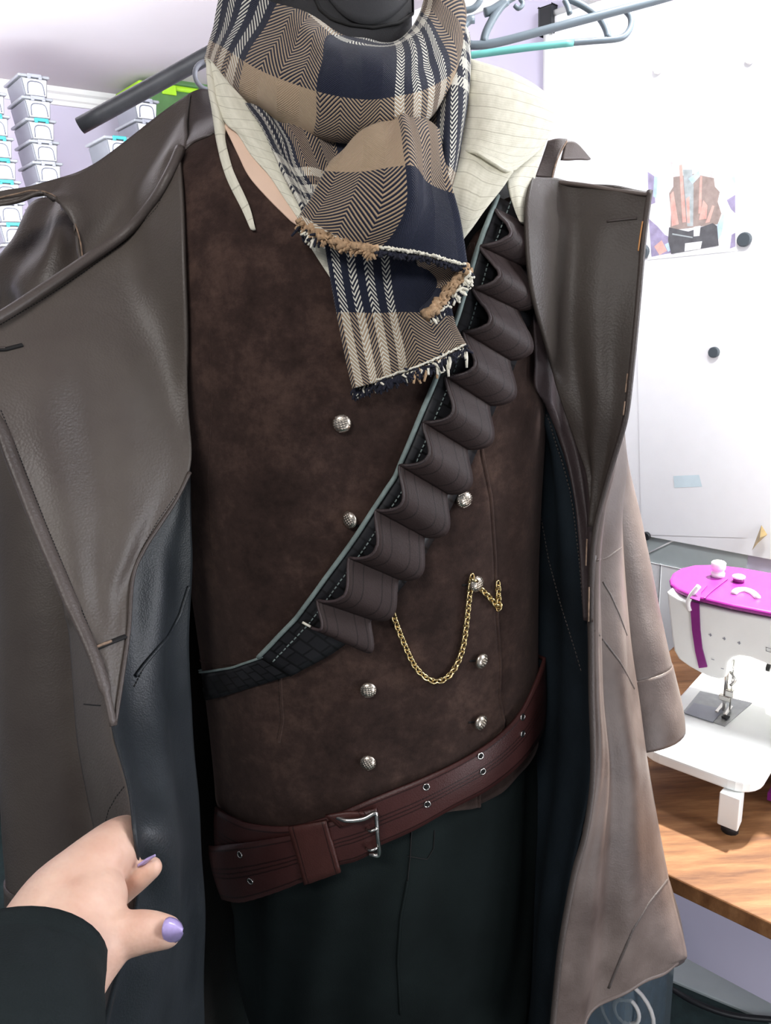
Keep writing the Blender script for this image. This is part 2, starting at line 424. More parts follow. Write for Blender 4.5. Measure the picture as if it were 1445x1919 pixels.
struct(prism('floor', fl, V((0, 0, -.05)), M['floor']))
struct(prism('ceiling', [p + V((0, 0, CEIL)) for p in fl], V((0, 0, .05)), M['ceil']))
def moulding(name, a, b, n):
    prof = [(0, 0), (.010, 0), (.012, .012), (.018, .016), (.020, .03), (.03, .036), (.034, .05), (0, .05)]
    A = [a + n * x + V((0, 0, CEIL - .05 + z)) for x, z in prof]; return prism(name, A, b - a, M['mould'])
struct(moulding('trim_1', BL, COR, BW_N)); struct(moulding('trim_2', COR, RR, RW_N))
def board(name, a, b, n, z0, z1, t, mat): return prism(name, [V((a.x, a.y, z0)), V((a.x, a.y, z1)), V((a.x, a.y, z1)) + n * t, V((a.x, a.y, z0)) + n * t], b - a, mat)
struct(board('baseboard_right', COR, RR, RW_N, 0, .11, .015, M['mould']))
# tiled strip with white diagonal lattice and white panelling under the board
def rw(px, py, o=0.): return PL(px, py, RW_P + RW_N * o, RW_N)
tA = rw(1150, 985); tz1 = rw(1320, 1015).z + .03; tz0 = rw(1320, 1073).z
tl = rw(1100, 1030); tr = rw(1500, 1030)
def onw(p, z, o): q = flat2(p) + RW_N * 0; return V((q.x, q.y, z)) + RW_N * o
struct(prism('trim_3', [onw(tl, tz0, 0), onw(tl, tz1, 0), onw(tl, tz1, .006), onw(tl, tz0, .006)], flat2(rw(1403, 1030) - tl), M['tile']))
lat = bmesh.new(); cell = (tz1 - tz0) * 1.35; Ltot = (flat2(rw(1403, 1030)) - flat2(tl)).length; dirr = (flat2(tr) - flat2(tl)).normalized(); x = 0; up = True
vs, fs = [], []
def addt(p, q, r):
    v, f = tubemesh([p, q], r, 5); o = len(vs); vs.extend(v); fs.extend([tuple(k + o for k in g) for g in f])
sgn = 0
while x + cell <= Ltot + .001:
    a = onw(tl, 0, .007) + dirr * x; b = a + dirr * cell
    za, zb = (tz0, tz1) if sgn % 2 else (tz1, tz0)
    addt(V((a.x, a.y, za)), V((b.x, b.y, zb)), .0022); addt(V((a.x, a.y, tz0)), V((a.x, a.y, tz1)), .0016); x += cell; sgn += 1
lat.free(); struct(obj('trim_4', vs, fs, M['white']))
bm = bmesh.new()
for k in range(9):
    c = onw(tl, (tz0 + .12) / 2, .004) + dirr * (.035 + k * .07); boxbm(bm, c, (.066, .008, tz0 - .12), (dirr, RW_N, V((0, 0, 1))), .002)
struct(bmobj('trim_5', bm, M['white'], smooth=False))
# white board with posters and magnets
wb = thing('whiteboard', onw(rw(1240, 600), 1.0, .0), 'large white magnetic board with pale metal frame on the right wall', 'whiteboard')
q = [rw(1030, -40, .0), rw(1030, 420, .0), rw(1200, 1005, .0), rw(1300, 1018), rw(1420, 1034, .0), rw(1480, 1030, .0), rw(1480, -200, .0)]
q0 = rw(1030, 300); zb = rw(1300, 1018).z
bl_ = onw(rw(1031, 200), zb, 0); zt = CEIL - .11
prism('board_face', [V((bl_.x, bl_.y, zb)), V((bl_.x, bl_.y, zt)), V((0, 0, zt)) + flat2(bl_ + dirr * 1.6), V((0, 0, zb)) + flat2(bl_ + dirr * 1.6)], RW_N * .012, M['board'], wb)
def fbar(a, b, r=.007): return tube('frame_bar', [a, b], r, M['mould'], wb, n=6)
fbar(onw(bl_, zb, .012), onw(bl_, zt, .012), .011); fbar(onw(bl_, zt, .012), onw(bl_ + dirr * 1.6, zt, .012))
box('corner_cap', onw(bl_, zt - .012, .014), (.035, .02, .055), M['black'], wb, (dirr, RW_N, V((0, 0, 1))), .003)
BO = .0125
def flatpoly(pts, o): return [rw(x, y, BO + o) for x, y in pts]
def sheet(name, layers, label, cat):
    vs, fs, mi, mats = [], [], [], []
    for pts, m, o in layers:
        b = len(vs); vs += flatpoly(pts, o); fs.append(tuple(range(b, b + len(pts))))
        if M[m] not in mats: mats.append(M[m])
        mi.append(mats.index(M[m]))
    return tag(obj(name, vs, fs, mats, smooth=False, midx=mi), label, cat)
sheet('poster', [
    ([(1212, 205), (1382, 196), (1384, 470), (1214, 487)], 'board', .001),
    ([(1219, 215), (1378, 210), (1378, 466), (1221, 482)], 'p_pale', .0014),
    ([(1214, 322), (1226, 330), (1228, 380), (1216, 385)], 'p_violet', .0017), ([(1226, 330), (1233, 332), (1230, 372), (1224, 368)], 'p_blue', .0018),
    ([(1216, 410), (1232, 424), (1246, 440), (1262, 448), (1258, 474), (1221, 481)], 'p_violet', .0017),
    ([(1226, 462), (1240, 450), (1250, 470), (1236, 478)], 'p_pink', .002), ([(1246, 458), (1262, 450), (1266, 464), (1252, 472)], 'p_blue', .002),
    ([(1256, 285), (1263, 266), (1275, 284), (1300, 290), (1328, 302), (1337, 322), (1339, 336), (1262, 336), (1258, 310)], 'p_fade', .002),  # upper figure's overexposure put into its ink colour
    ([(1262, 332), (1300, 326), (1338, 334), (1340, 350), (1349, 360), (1345, 378), (1352, 400), (1345, 420), (1256, 432), (1258, 400), (1254, 362), (1262, 350)], 'p_brown', .0021),
    ([(1273, 310), (1278, 308), (1286, 416), (1279, 417)], 'p_pink', .0024), ([(1256, 365), (1262, 358), (1272, 420), (1259, 424)], 'p_pink', .0024),
    ([(1312, 330), (1316, 330), (1314, 400), (1309, 400)], 'p_pink', .0024), ([(1318, 375), (1326, 385), (1324, 410), (1310, 412)], 'p_pink', .0025),
    ([(1335, 385), (1339, 386), (1330, 416), (1322, 418)], 'p_pink', .0024), ([(1286, 372), (1292, 368), (1293, 418), (1288, 418)], 'p_pink', .0024),
    ([(1280, 318), (1297, 318), (1300, 350), (1299, 424), (1288, 424)], 'p_grey', .0022), ([(1290, 335), (1310, 320), (1312, 330), (1298, 345)], 'p_blue', .0025),
    ([(1254, 426), (1290, 434), (1336, 418), (1344, 424), (1347, 460), (1258, 476), (1252, 450)], 'p_dark', .0026),
    ([(1300, 425), (1313, 423), (1311, 442), (1300, 443)], 'board', .003), ([(1284, 456), (1316, 452), (1313, 466), (1283, 471)], 'board', .003),
    ([(1260, 437), (1298, 444), (1298, 446), (1260, 440)], 'p_grey', .003), ([(1270, 478), (1266, 477), (1268, 474), (1272, 475)], 'board', .003),
    ([(1345, 420), (1356, 400), (1357, 412), (1352, 440), (1340, 458), (1337, 446)], 'p_blue', .0022),
    ([(1362, 375), (1378, 365), (1378, 400), (1370, 392)], 'p_violet', .0017), ([(1371, 440), (1378, 436), (1378, 462), (1368, 466)], 'p_violet', .0017), ([(1370, 335), (1378, 325), (1378, 345)], 'p_blue', .0018)],
    'printed poster of a headless brown long coat costume pinned to the whiteboard', 'poster')
sheet('paper_sheet', [([(1190, 492), (1392, 470), (1424, 468), (1428, 900), (1398, 1008), (1202, 1002)], 'board', .0006), ([(1262, 892), (1310, 890), (1316, 912), (1264, 914)], 'bluepaper', .0012)],
      'large blank white sheet on the whiteboard below the poster', 'paper')
def magnet(px, py, rp, mat, label):
    p = rw(px, py, BO + .003); n = RW_N; r = rp * ((p - CAM).dot(FW)) / FPX
    o = lathe('magnet', [(r, 0), (r, .006), (r * .85, .008)], M[mat], None, 20, V((0, 0, 0)), n, smooth=False); o.location = p
    tag(o, label, 'magnet', 'round board magnets')
magnet(1396, 449, 13, 'darkgrey', 'charcoal round magnet right of the poster bottom corner')
magnet(1205, 472, 13, 'darkgrey', 'charcoal round magnet at the poster bottom left, half behind the coat lapel')
magnet(1339, 660, 10, 'darkgrey', 'small charcoal magnet alone in the middle of the white board below the poster')
magnet(1406, 112, 8, 'white', 'white round magnet high on the board, top right')
magnet(1234, 131, 8, 'white', 'white round magnet high on the board above the poster')
magnet(1212, 1004, 8, 'black', 'black magnet at the board bottom edge beside the coat sleeve')
vs = [rw(1427, 984, .02), rw(1438, 1002, .03), rw(1420, 1018, .03), rw(1409, 1032, .02), rw(1424, 1008, .05)]
tag(obj('foil_scrap', vs, [(0, 4, 3), (0, 1, 4), (4, 2, 3), (1, 2, 4)], M['gilt'], smooth=False), 'crumpled gold foil paper scrap at lower right of the board', 'scrap')

# ================================================================== TABLE + SEWING MACHINE
TZ = .75
e0 = G(1240, 1634, TZ); e1 = G(1445, 1730, TZ); ed = flat2(e1 - e0).normalized(); en = V((-ed.y, ed.x, 0))
if en.y < 0: en = -en
tb = thing('sewing_table', V((e1.x, e1.y, 0)) + en * .2, 'brown varnished wooden table carrying the sewing machine', 'table')
a = e0 - ed * .22; b = e0 + ed * .95; DW = (RW_P - e0).dot(RW_N) * -1
def tocor(p):
    t = (RW_P - p).dot(RW_N) / en.dot(RW_N); return p + en * (t - .02)
prism('tabletop', [a, b, tocor(b), tocor(a)], V((0, 0, -.024)), M['wood'], tb, bevel=.003)
for p in (a + ed * .03 + en * .42, b - ed * .06 + en * .08, tocor(a) + ed * .05 - en * .05, tocor(b) - ed * .05 - en * .05):
    box('leg', V((p.x, p.y, (TZ - .024) / 2)), (.045, .045, TZ - .024), M['white'], tb, (ed, en, V((0, 0, 1))), .003)
pp_ = [G(1240, 1760, .3)]; pn = en
pd = .36
fp0 = flat2(e0) - ed * .25 + en * pd; fp1 = flat2(e0) + ed * .95 + en * pd
pzb = PL(1365, 1838, fp0, en).z
prism('back_panel', [fp0 + V((0, 0, pzb)), fp1 + V((0, 0, pzb)), fp1 + V((0, 0, TZ - .024)), fp0 + V((0, 0, TZ - .024))], en * .018, M['lav'], tb)
tag(prism('floor_strip', [G(x, y, 0) for x, y in ((1100, 1712), (1480, 1880), (1480, 1935), (1100, 1775))], V((0, 0, .008)), M['tile'], bevel=.002), 'pale grey strip lying on the dark floor under the table', 'strip')
# machine
MX, MY, MZ = ed, en, V((0, 0, 1)); BZ = .83
O = G(1352, 1322, BZ)
sm = thing('sewing_machine', V((O.x, O.y, TZ)), 'white sewing machine with magenta top cover on wooden table', 'sewing machine')
c0 = G(1190, 1395, BZ); c1 = G(1405, 1500, BZ)
c1 = c0 + MX * (c1 - c0).dot(MX)
L = (c1 - c0).length; dep = .44
pts = []
for cx, cy, a0 in ((L - .035, .035, -90), (L - .035, dep - .035, 0), (.035, dep - .035, 90), (.035, .035, 180)):
    for k in range(7): w = R(a0 + 90 * k / 6); pts.append(c0 + MX * (cx + .035 * math.cos(w)) + MY * (cy + .035 * math.sin(w)))
prism('extension_table', pts, V((0, 0, -.018)), M['mplast'], sm, bevel=.004)
FZ = BZ - .018
def leg(px, py):
    p = G(px, py, FZ) + MY * .022
    o = prism('leg', [p + MX * x + MY * y for x, y in ((-.013, -.01), (.013, -.01), (.011, .015), (-.011, .015))], V((0, 0, -(FZ - TZ - .012))), M['mplast'], sm, bevel=.002)
    lathe('rubber_foot', [(.011, 0), (.011, .012), (.009, .0125)], M['black'], o, 12, V((p.x, p.y, TZ)) + MY * .004)
leg(1362, 1500); leg(1140, 1425)
p = c0 + MY * (dep - .05) + MX * .1; leg_b = prism('leg', [V((p.x, p.y, FZ)) + MX * x + MY * y for x, y in ((-.018, -.012), (.018, -.012), (.018, .02), (-.018, .02))], V((0, 0, -(FZ - TZ))), M['mplast'], sm, bevel=.002)
bp = G(1425, 1520, TZ + .004) + MY * .03
prism('base_trim', [bp, bp + MX * .3, bp + MX * .3 + MY * .2, bp + MY * .2], V((0, 0, .012)), M['purple'], sm)
prism('base', [bp + MX * .01 + MY * .01 + MZ * .012, bp + MX * .3 + MY * .01 + MZ * .012, bp + MX * .3 + MY * .2 + MZ * .012, bp + MX * .01 + MY * .2 + MZ * .012], V((0, 0, BZ - TZ - .035)), M['mplast'], sm)
# head: front face polygon measured on the plane of the face, pushed back
FP = O - MY * .05
def fp(px, py, o=0.): return PL(px, py, FP - MY * o, MY)
face = [(1249, 1108), (1256, 1112), (1272, 1122), (1300, 1132), (1370, 1148), (1500, 1172), (1500, 1262), (1440, 1246), (1405, 1232), (1385, 1229), (1372, 1233), (1363, 1243), (1360, 1258), (1358, 1272), (1346, 1273), (1332, 1270), (1312, 1261), (1292, 1250), (1272, 1236), (1263, 1220), (1258, 1190)]
prism('head', [fp(x, y) for x, y in face], MY * .11, M['mplast'], sm, bevel=.008)
col = [fp(1428, 1180), fp(1500, 1190), fp(1520, 1600), fp(1430, 1320)]
pc = fp(1470, 1240); prism('column', [V((pc.x, pc.y, BZ)) + MX * x + MZ * z for x, z in ((0, 0), (.16, 0), (.16, .14), (0, .14))], MY * .11, M['mplast'], sm, bevel=.012)
ZT = fp(1300, 1130).z + .004
cov = [(1254, 1094), (1260, 1082), (1275, 1073), (1300, 1067), (1340, 1066), (1390, 1072), (1445, 1082), (1500, 1092), (1500, 1170), (1445, 1158), (1370, 1143), (1300, 1126), (1268, 1112), (1256, 1103)]
prism('top_cover', [G(x, y, ZT) for x, y in cov], V((0, 0, .008)), M['magenta'], sm, bevel=.004)
st = [(1294, 1126), (1311, 1130), (1313, 1180), (1317, 1215), (1326, 1249), (1311, 1251), (1304, 1220), (1298, 1180)]
prism('purple_strip', [fp(x, y, .001) for x, y in st], MY * -.0025, M['purple'], sm)
sl = [(1293, 1122), (1308, 1108), (1322, 1096), (1326, 1098), (1314, 1112), (1311, 1128)]
prism('thread_slot', [G(x, y, ZT + .0085) for x, y in sl], V((0, 0, .0015)), M['purple'], sm)
cz = ZT + .009
for q in ([(1318, 1121), (1330, 1108), (1345, 1097), (1362, 1084), (1365, 1085), (1347, 1099), (1333, 1110), (1321, 1122)],): prism('cover_groove', [G(x, y, cz) for x, y in q], V((0, 0, .0008)), M['purple'], sm)
tp = G(1345, 1080, ZT + .008); lathe('thread_spindle', [(.010, 0), (.010, .006), (.009, .0065), (.009, .012), (.0105, .0125), (.0105, .022), (.009, .0235)], M['white'], sm, 18, tp)
tp = G(1384, 1090, ZT + .008); lathe('bobbin_winder', [(.008, 0), (.008, .006)], M['purple'], sm, 14, tp); lathe('winder_cap', [(.009, .0062), (.009, .009), (.007, .010)], M['white'], sm, 14, tp)
hp = [G(x, y, cz + .0005) for x, y in ((1375, 1112), (1382, 1107), (1396, 1106), (1410, 1111), (1420, 1120))]; tube('handle_recess', hp, .0045, M['white'], sm, n=8, smoothn=14)
tl_ = [fp(1310, 1098, .0), fp(1294, 1118, .003), fp(1290, 1132, .003), fp(1293, 1144, .003)]; tube('take_up_cover', tl_, .0035, M['white'], sm, n=8, smoothn=12)
for mx, my in ((1331, 1190), (1357, 1197), (1385, 1205)):
    marks = bmesh.new(); boxbm(marks, fp(mx, my, .0008), (.0042, .0004, .0012), (MX, MY, MZ)); boxbm(marks, fp(mx + .6, my, .0008), (.0014, .0004, .0044), (MX, MY, MZ))
    bmobj('printed_mark', marks, M['grey'], sm, smooth=False)
for mx, my in ((1336, 1236), (1354, 1253)): box('printed_mark', fp(mx, my, .0008), (.004, .0004, .0009), M['grey'], sm, (MX, MY, MZ))
disp = [fp(1436, 1213, .0008), fp(1446, 1216, .0008), fp(1446, 1223, .0008), fp(1436, 1220, .0008)]; tube('button_outline', disp, .0005, M['grey'], sm, n=4, closed=True)
nb = fp(1350, 1272) + MY * .03
tube('presser_bar', [nb + MZ * .03, V((nb.x, nb.y, BZ + .028))], .003, M['steel'], sm, n=10)
tube('needle', [nb + MX * .008 + MZ * .02, V((nb.x, nb.y, BZ + .004)) + MX * .008], .0011, M['steel'], sm, n=8)
box('needle_clamp', V((nb.x, nb.y, BZ + .036)) + MX * .006, (.012, .009, .012), M['steel'], sm, (MX, MY, MZ), .002)
bm = bmesh.new(); boxbm(bm, V((nb.x, nb.y, BZ + .026)), (.016, .008, .008), (MX, MY, MZ), .001)
for s in (-1, 1): boxbm(bm, V((nb.x, nb.y, BZ + .007)) + MX * (.006 * s), (.005, .03, .0025), (MX, MY, MZ), .001)
boxbm(bm, V((nb.x, nb.y, BZ + .015)), (.004, .006, .02), (MX, MY, MZ)); bmobj('presser_foot', bm, M['steel'], sm, smooth=False)
tube('presser_lever', [nb + MX * .004, nb + MX * .012 + MZ * -.012, nb + MX * .006 + MZ * -.022], .0022, M['steel'], sm, smoothn=8)
pl = prism('needle_plate', [G(x, y, BZ) for x, y in ((1280, 1335), (1312, 1296), (1410, 1318), (1358, 1362))], V((0, 0, .0012)), M['metaldk'], sm)
prism('bobbin_cover', [G(x, y, BZ + .0014) for x, y in ((1283, 1337), (1300, 1318), (1358, 1330), (1336, 1354))], V((0, 0, .001)), M['grey'], pl)
prism('cover_latch', [G(x, y, BZ + .0016) for x, y in ((1352, 1344), (1358, 1341), (1368, 1344), (1362, 1350))], V((0, 0, .0016)), M['black'], pl)
lathe('lamp_knob', [(.006, 0), (.006, .005)], M['black'], sm, 14, G(1436, 1262, BZ + .07) + MY * .02, -MX)
prism('thread_cutter', [fp(1410, 1235) + MY * .112, fp(1398, 1252) + MY * .112, fp(1410, 1258) + MY * .112], MY * .004, M['tile'], sm)

# ================================================================== BELOW THE TABLE
bn = V((0, 0, 0)); p = G(1190, 1905, .33)
bin_ = thing('storage_bin', V((p.x, p.y, 0)) + en * .1, 'clear plastic bin with blue printed contents on the floor under the coat hem', 'bin')
p = G(1165, 1832, .36); bc = V((p.x, p.y, 0)) + MY * .1 - MX * .085; rc = PL(1176, 1893, bc - MY * .0865, MY); rx, rz = (rc - bc).dot(MX), rc.z
prism('bin_body', [bc + MX * x + MY * y for x, y in ((-.12, -.1), (.1, -.1), (.1, .12), (-.12, .12))], V((0, 0, .36)), M['clear'], bin_, bevel=.015)
prism('bin_contents', [bc + MX * x + MY * y + MZ * .01 for x, y in ((-.105, -.085), (.06, -.085), (.06, .1), (-.105, .1))], V((0, 0, .33)), M['blue'], bin_, bevel=.01)
for r_ in (.02, .045): tube('printed_ring', [bc + MX * (rx + r_ * math.cos(k * math.pi / 12)) - MY * .0865 + MZ * (rz + 1.25 * r_ * math.sin(k * math.pi / 12)) for k in range(24)], .0035, M['wcloth'], bin_, n=6, closed=True)
cab = [G(1250, 1850, .01), G(1300, 1880, .012), G(1370, 1905, .01), G(1460, 1915, .01)]
tag(tube('power_cable', [c + V((0, 0, .004)) for c in cab], .006, M['black'], n=8, smoothn=30), 'black cable lying on the floor below the table', 'cable')
# white floor duct strip along the wall foot
p0 = G(1235, 1790, .06); p1 = G(1460, 1900, .06)

# ================================================================== BOXES ON THE BACK WALL SHELF
FNRM = BW_N.copy(); FX = BW_D.copy()      # boxes face away from the back wall
BWD, BDP, BHT = .068, .13, .0525
def make_box(latch, name='storage_box', body='boxbody'):
    t = bpy.data.objects.new(name, None); COL.objects.link(t); t.empty_display_size = .02
    w, d, h = BWD, BDP, BHT
    bm = bmesh.new()                        # tapered body (local: x = width, -y = front)
    vs = [V((sx * (w / 2 - (.006 if z == 0 else 0)), (sy * d / 2) + (0 if sy > 0 else (.004 if z == 0 else 0)), z)) for z in (0, h - .008) for sx, sy in ((-1, -1), (1, -1), (1, 1), (-1, 1))]
    bv = [bm.verts.new(v) for v in vs]
    for f in ((3, 2, 1, 0), (4, 5, 6, 7), (0, 1, 5, 4), (1, 2, 6, 5), (2, 3, 7, 6), (3, 0, 4, 7)): bm.faces.new([bv[i] for i in f])
    bmesh.ops.bevel(bm, geom=list(bm.edges), offset=.003, segments=2, affect='EDGES'); bmobj('box_body', bm, M[body], t, smooth=False)
    fpn = [V((-w / 2 + .009, -d / 2 + .0025, .004)), V((w / 2 - .009, -d / 2 + .0025, .004)), V((w / 2 - .004, -d / 2 - .0012, h - .011)), V((-w / 2 + .004, -d / 2 - .0012, h - .011))]
    prism('front_panel', fpn, V((0, -.0015, 0)), M['boxfront'], t)
    ar = [V((x, -d / 2 - .0022 + .002 * (1 - z / .04), z)) for x, z in ((-.021, .006), (-.019, .028), (-.012, .035), (0, .036), (.012, .035), (.019, .028), (.021, .006))]
    tube('front_rib', ar, .0016, M['ribgrey'], t, n=6, smoothn=22)
    bm = bmesh.new(); boxbm(bm, (0, 0, h - .004), (w + .012, d + .010, .007), None, .003); bmobj('lid', bm, M['lid'], t, smooth=False)
    bm = bmesh.new(); boxbm(bm, (0, -d / 2 - .006, h - .004), (.036, .007, .008), None, .0015)
    for s in (-1, 1): boxbm(bm, (s * .014, -d / 2 - .0065, h - .008), (.008, .006, .007), None, .001)
    bmobj('latch', bm, M[latch], t, smooth=False); return t
protos = {}
def children(o): return [c for c in bpy.data.objects if c.parent == o]
def place_box(base, latch, label, group):
    if latch not in protos: o = make_box(latch); protos[latch] = (o, children(o))
    else:
        src, ch = protos[latch]; o = src.copy(); COL.objects.link(o)
        for c in ch: k = c.copy(); COL.objects.link(k); k.parent = o
    o.location = base; o.rotation_euler = (0, 0, math.atan2(FNRM.x, -FNRM.y)); tag(o, label, 'storage box', group); return o
ords = ['top', 'second', 'third', 'fourth', 'fifth', 'sixth', 'seventh', 'eighth', 'ninth', 'tenth', 'eleventh', 'twelfth']
c2 = W(52, 172, 2.0); zt0 = c2.z - BHT / 2
lat2 = ['grey', 'grey', 'teal', 'grey', 'grey', 'grey', 'grey']
nlow = 11
SHZ = zt0 - 10 * BHT
for i in range(11):
    l = lat2[i] if i < len(lat2) else 'grey'
    place_box(V((c2.x, c2.y, zt0 - i * BHT)), l, f"clear box with {l} latch, {ords[i]} from the top of the stack second from left", 'clear latched boxes on the back shelf')
c1_ = c2 - FX * .116
lat1 = ['grey', 'teal', 'teal', 'teal', 'teal', 'grey', 'teal', 'teal', 'teal', 'teal']
for i in range(10):
    place_box(V((c1_.x, c1_.y, zt0 - (i + 1) * BHT)), lat1[i], f"clear box with {lat1[i]} latch, {ords[i]} from the top of the leftmost stack", 'clear latched boxes on the back shelf')
c3 = W(207, 285, 1.98); 
for i in range(2): place_box(V((c3.x, c3.y, c3.z - BHT / 2 - i * BHT)), 'teal' if i == 0 else 'grey', ["clear box with teal latch just above the coat shoulder below the pipe end", "clear box directly under the teal latched box behind the coat shoulder"][i], 'clear latched boxes by the green box')
c4 = W(256, 215, 2.08)
for i in range(3): place_box(V((c4.x, c4.y, c4.z - BHT / 2 - i * BHT)), 'grey', ["clear box with grey latch just under the pipe beside the green box", "clear box with grey latch second down beside the green box", "clear box lowest of three beside the green box"][i], 'clear latched boxes by the green box')
shelf = thing('shelving_unit', V((c2.x, c2.y, 0)) - FNRM * .05, 'orange pine shelving against the back wall carrying stacked boxes', 'shelf')
def shelfboard(z, mat='orange', x0=-.5, x1=.85, dpt=.30):
    cc = V((c2.x, c2.y, z - .011)) + FX * ((x0 + x1) / 2) - FNRM * .06
    box('shelf_board', cc, (x1 - x0, dpt, .022), M[mat], shelf, (FX, -FNRM, V((0, 0, 1))), .002)
shelfboard(SHZ)
z3 = min(c3.z - BHT * 1.5, c4.z - BHT * 2.5)
for cc, lo in ((c3, c3.z - BHT * 1.5), (c4, c4.z - BHT * 2.5)):
    pass
gb = thing('storage_crate', V((W(315, 205, 2.3).x, W(315, 205, 2.3).y, lo)), 'green tinted plastic box with lime lid under the ceiling by the coat shoulder', 'storage box')
gc = W(325, 215, 2.3); gx, gy = FX, -FNRM
gl = W(296, 178, 2.5)
for part, zc, hh, ww, mat in (('crate_body', gl.z - .10, .19, .20, 'greenclear'), ('crate_lid', gl.z + .002, .018, .22, 'lime')):
    box(part, V((gl.x, gl.y, zc)), (ww, .2, hh), M[mat], gb, (gx, gy, V((0, 0, 1))), .008)
box('crate_latch', V((gl.x, gl.y, gl.z - .008)) + FNRM * .104 - FX * .01, (.05, .008, .03), M['lime'], gb, (gx, gy, V((0, 0, 1))), .003)
g2 = thing('storage_crate', V((gl.x, gl.y, gl.z + .011)) + FX * .03, 'second green plastic box, stacked on the lime lidded one just under the ceiling', 'storage box')
box('crate_body', V((gl.x, gl.y, gl.z + .036)) + FX * .06, (.19, .19, .05), M['greenclear'], g2, (gx, gy, V((0, 0, 1))), .008)
box('crate_lid', V((gl.x, gl.y, gl.z + .066)) + FX * .06, (.205, .2, .012), M['greenclear'], g2, (gx, gy, V((0, 0, 1))), .006)
# upper short shelf carrying the right-hand boxes
zu = min(c3.z - 1.5 * BHT, c4.z - 2.5 * BHT, gl.z - .195)
def riser(name, c, top, w, d, label):
    t = tag(box(name, V((c.x, c.y, (SHZ + top) / 2)), (w, d, top - SHZ), M['boxbody'], None, (FX, -FNRM, V((0, 0, 1))), .006), label, 'storage box'); return t
riser('stacking_bin', c3, c3.z - 1.5 * BHT, .075, .13, 'plain frosted bin under the teal latched box behind the coat shoulder')
riser('stacking_bin', c4, c4.z - 2.5 * BHT, .075, .13, 'plain frosted bin under the three grey latched boxes behind the coat')
riser('stacking_bin', gl, gl.z - .195, .2, .2, 'plain frosted bin under the green box behind the coat')
ZS = [G(4, 850, 0).z]
zA = W(2, 845, 1.98).z; zB = W(2, 1330, 2.0).z
shelfboard(zA); shelfboard(max(.2, zB)); shelfboard(.12)
for x in (-.49, .84):
    cc = V((c2.x, c2.y, (SHZ) / 2)) + FX * x - FNRM * .06; box('upright', cc, (.022, .30, SHZ), M['orange'], shelf, (FX, -FNRM, V((0, 0, 1))), .002)
def onshelf(px, z): 
    p = W(px, 900, 2.0); return V((p.x, p.y, z)) + FX * 0
pz = max(.2, zB)
pp = onshelf(0, pz)
vs, fs = tubemesh([pp + FX * .0 + V((0, 0, .012 + .30 * t)) + FX * (.05 * math.sin(t * 3)) for t in [i / 14 for i in range(15)]], [.035 + .025 * math.sin(3.1 * i / 14) for i in range(15)], 14)
tag(obj('plastic_bag', vs, fs, M['wcloth']), 'white crumpled bag on the shelf at the left picture edge', 'bag')
for i, (m, lb) in enumerate((('red', 'red folder lying flat at the left edge shelf'), ('wcloth', 'white folder lying flat on the red folder'), ('bluecloth', 'blue folder lying on the white folder'))):
    tag(box('folder', onshelf(0, zA + .006 + .011 * i) - FNRM * .02, (.16, .2, .009), M[m], None, (FX, -FNRM, V((0, 0, 1))), .001), lb, 'folder')
bp_ = onshelf(-5, .12)
def pillow(name, c, s, mat, label, cat):
    vs, fs = [], []; n, m = 16, 10
    for j in range(m + 1):
        ph = -math.pi / 2 + math.pi * j / m
        for i in range(n):
            w = 2 * math.pi * i / n; cx, cy = math.cos(w), math.sin(w); e = .55
            f = lambda t: math.copysign(abs(t) ** e, t); k = abs(math.cos(ph)) ** e
            q = V((f(cx) * k * s[0], f(cy) * k * s[1], f(math.sin(ph)) * s[2])); q *= 1 + .07 * mnoise.noise(q * 14)
            vs.append(c + FX * q.x - FNRM * q.y + V((0, 0, q.z + s[2])))
    for j in range(m):
        for i in range(n): fs.append((j * n + i, j * n + (i + 1) % n, (j + 1) * n + (i + 1) % n, (j + 1) * n + i))
    return tag(obj(name, vs, fs, mat), label, cat)
pillow('folded_cloth', bp_, (.13, .1, .09), M['bluecloth'], 'folded blue cloth on the low shelf at the left edge', 'cloth')
pillow('folded_towel', bp_ + V((0, 0, .185)), (.12, .09, .05), M['wcloth'], 'folded white towel on top of the blue cloth at the left edge', 'cloth')

# ================================================================== RAIL + HANGERS
tag(wtube('clothes_rail', [(150, 236, 1.08), (390, 104, 1.06), (700, -66, 1.03), (900, -176, 1.01)], .0113, M['pipe'], n=18, s=20), 'grey metal clothes rail running up behind the scarf', 'rail')
tag(tube('hanging_ring', [W(390, 142, .98) + RT * (.0165 * math.cos(k * math.pi / 16)) + UP * (.0185 * math.sin(k * math.pi / 16)) + FW * (.004 * math.cos(k * math.pi / 16)) for k in range(32)], .0032, M['grey'], n=8, closed=True), 'small grey ring hanging below the rail beside the shirt collar', 'ring')
HD = 1.0
hA = thing('clothes_hanger', W(1000, 60, HD), 'blue grey plastic hanger with open J shaped notch above the cream collar', 'hanger', 'plastic hangers on the rail')
wtube('shoulder_bar', [(889, 36, HD), (882, 36, HD), (869, 48, HD), (866, 66, HD), (874, 80, HD), (890, 85, HD), (940, 78, HD), (1060, 46, HD), (1240, -2, HD), (1330, -30, HD)], .0056, M['hang'], hA, s=60, n=10)
wtube('brace', [(906, 80, HD), (912, 58, HD), (930, 25, HD), (952, 0, HD), (985, -18, HD)], .0055, M['hang'], hA, s=24, n=10)
wtube('bag_hook', [(975, -2, HD), (980, 8, HD), (972, 16, HD), (964, 10, HD)], .003, M['hang'], hA, s=14, n=8)
wtube('rib', [(908, 24, HD), (925, 18, HD), (950, 2, HD)], .006, M['hang'], hA, s=10, n=8)
hB = thing('clothes_hanger', W(1000, 95, 1.06), 'hanger with teal lower bar and rounded grey notched end above the coat', 'hanger', 'plastic hangers on the rail')
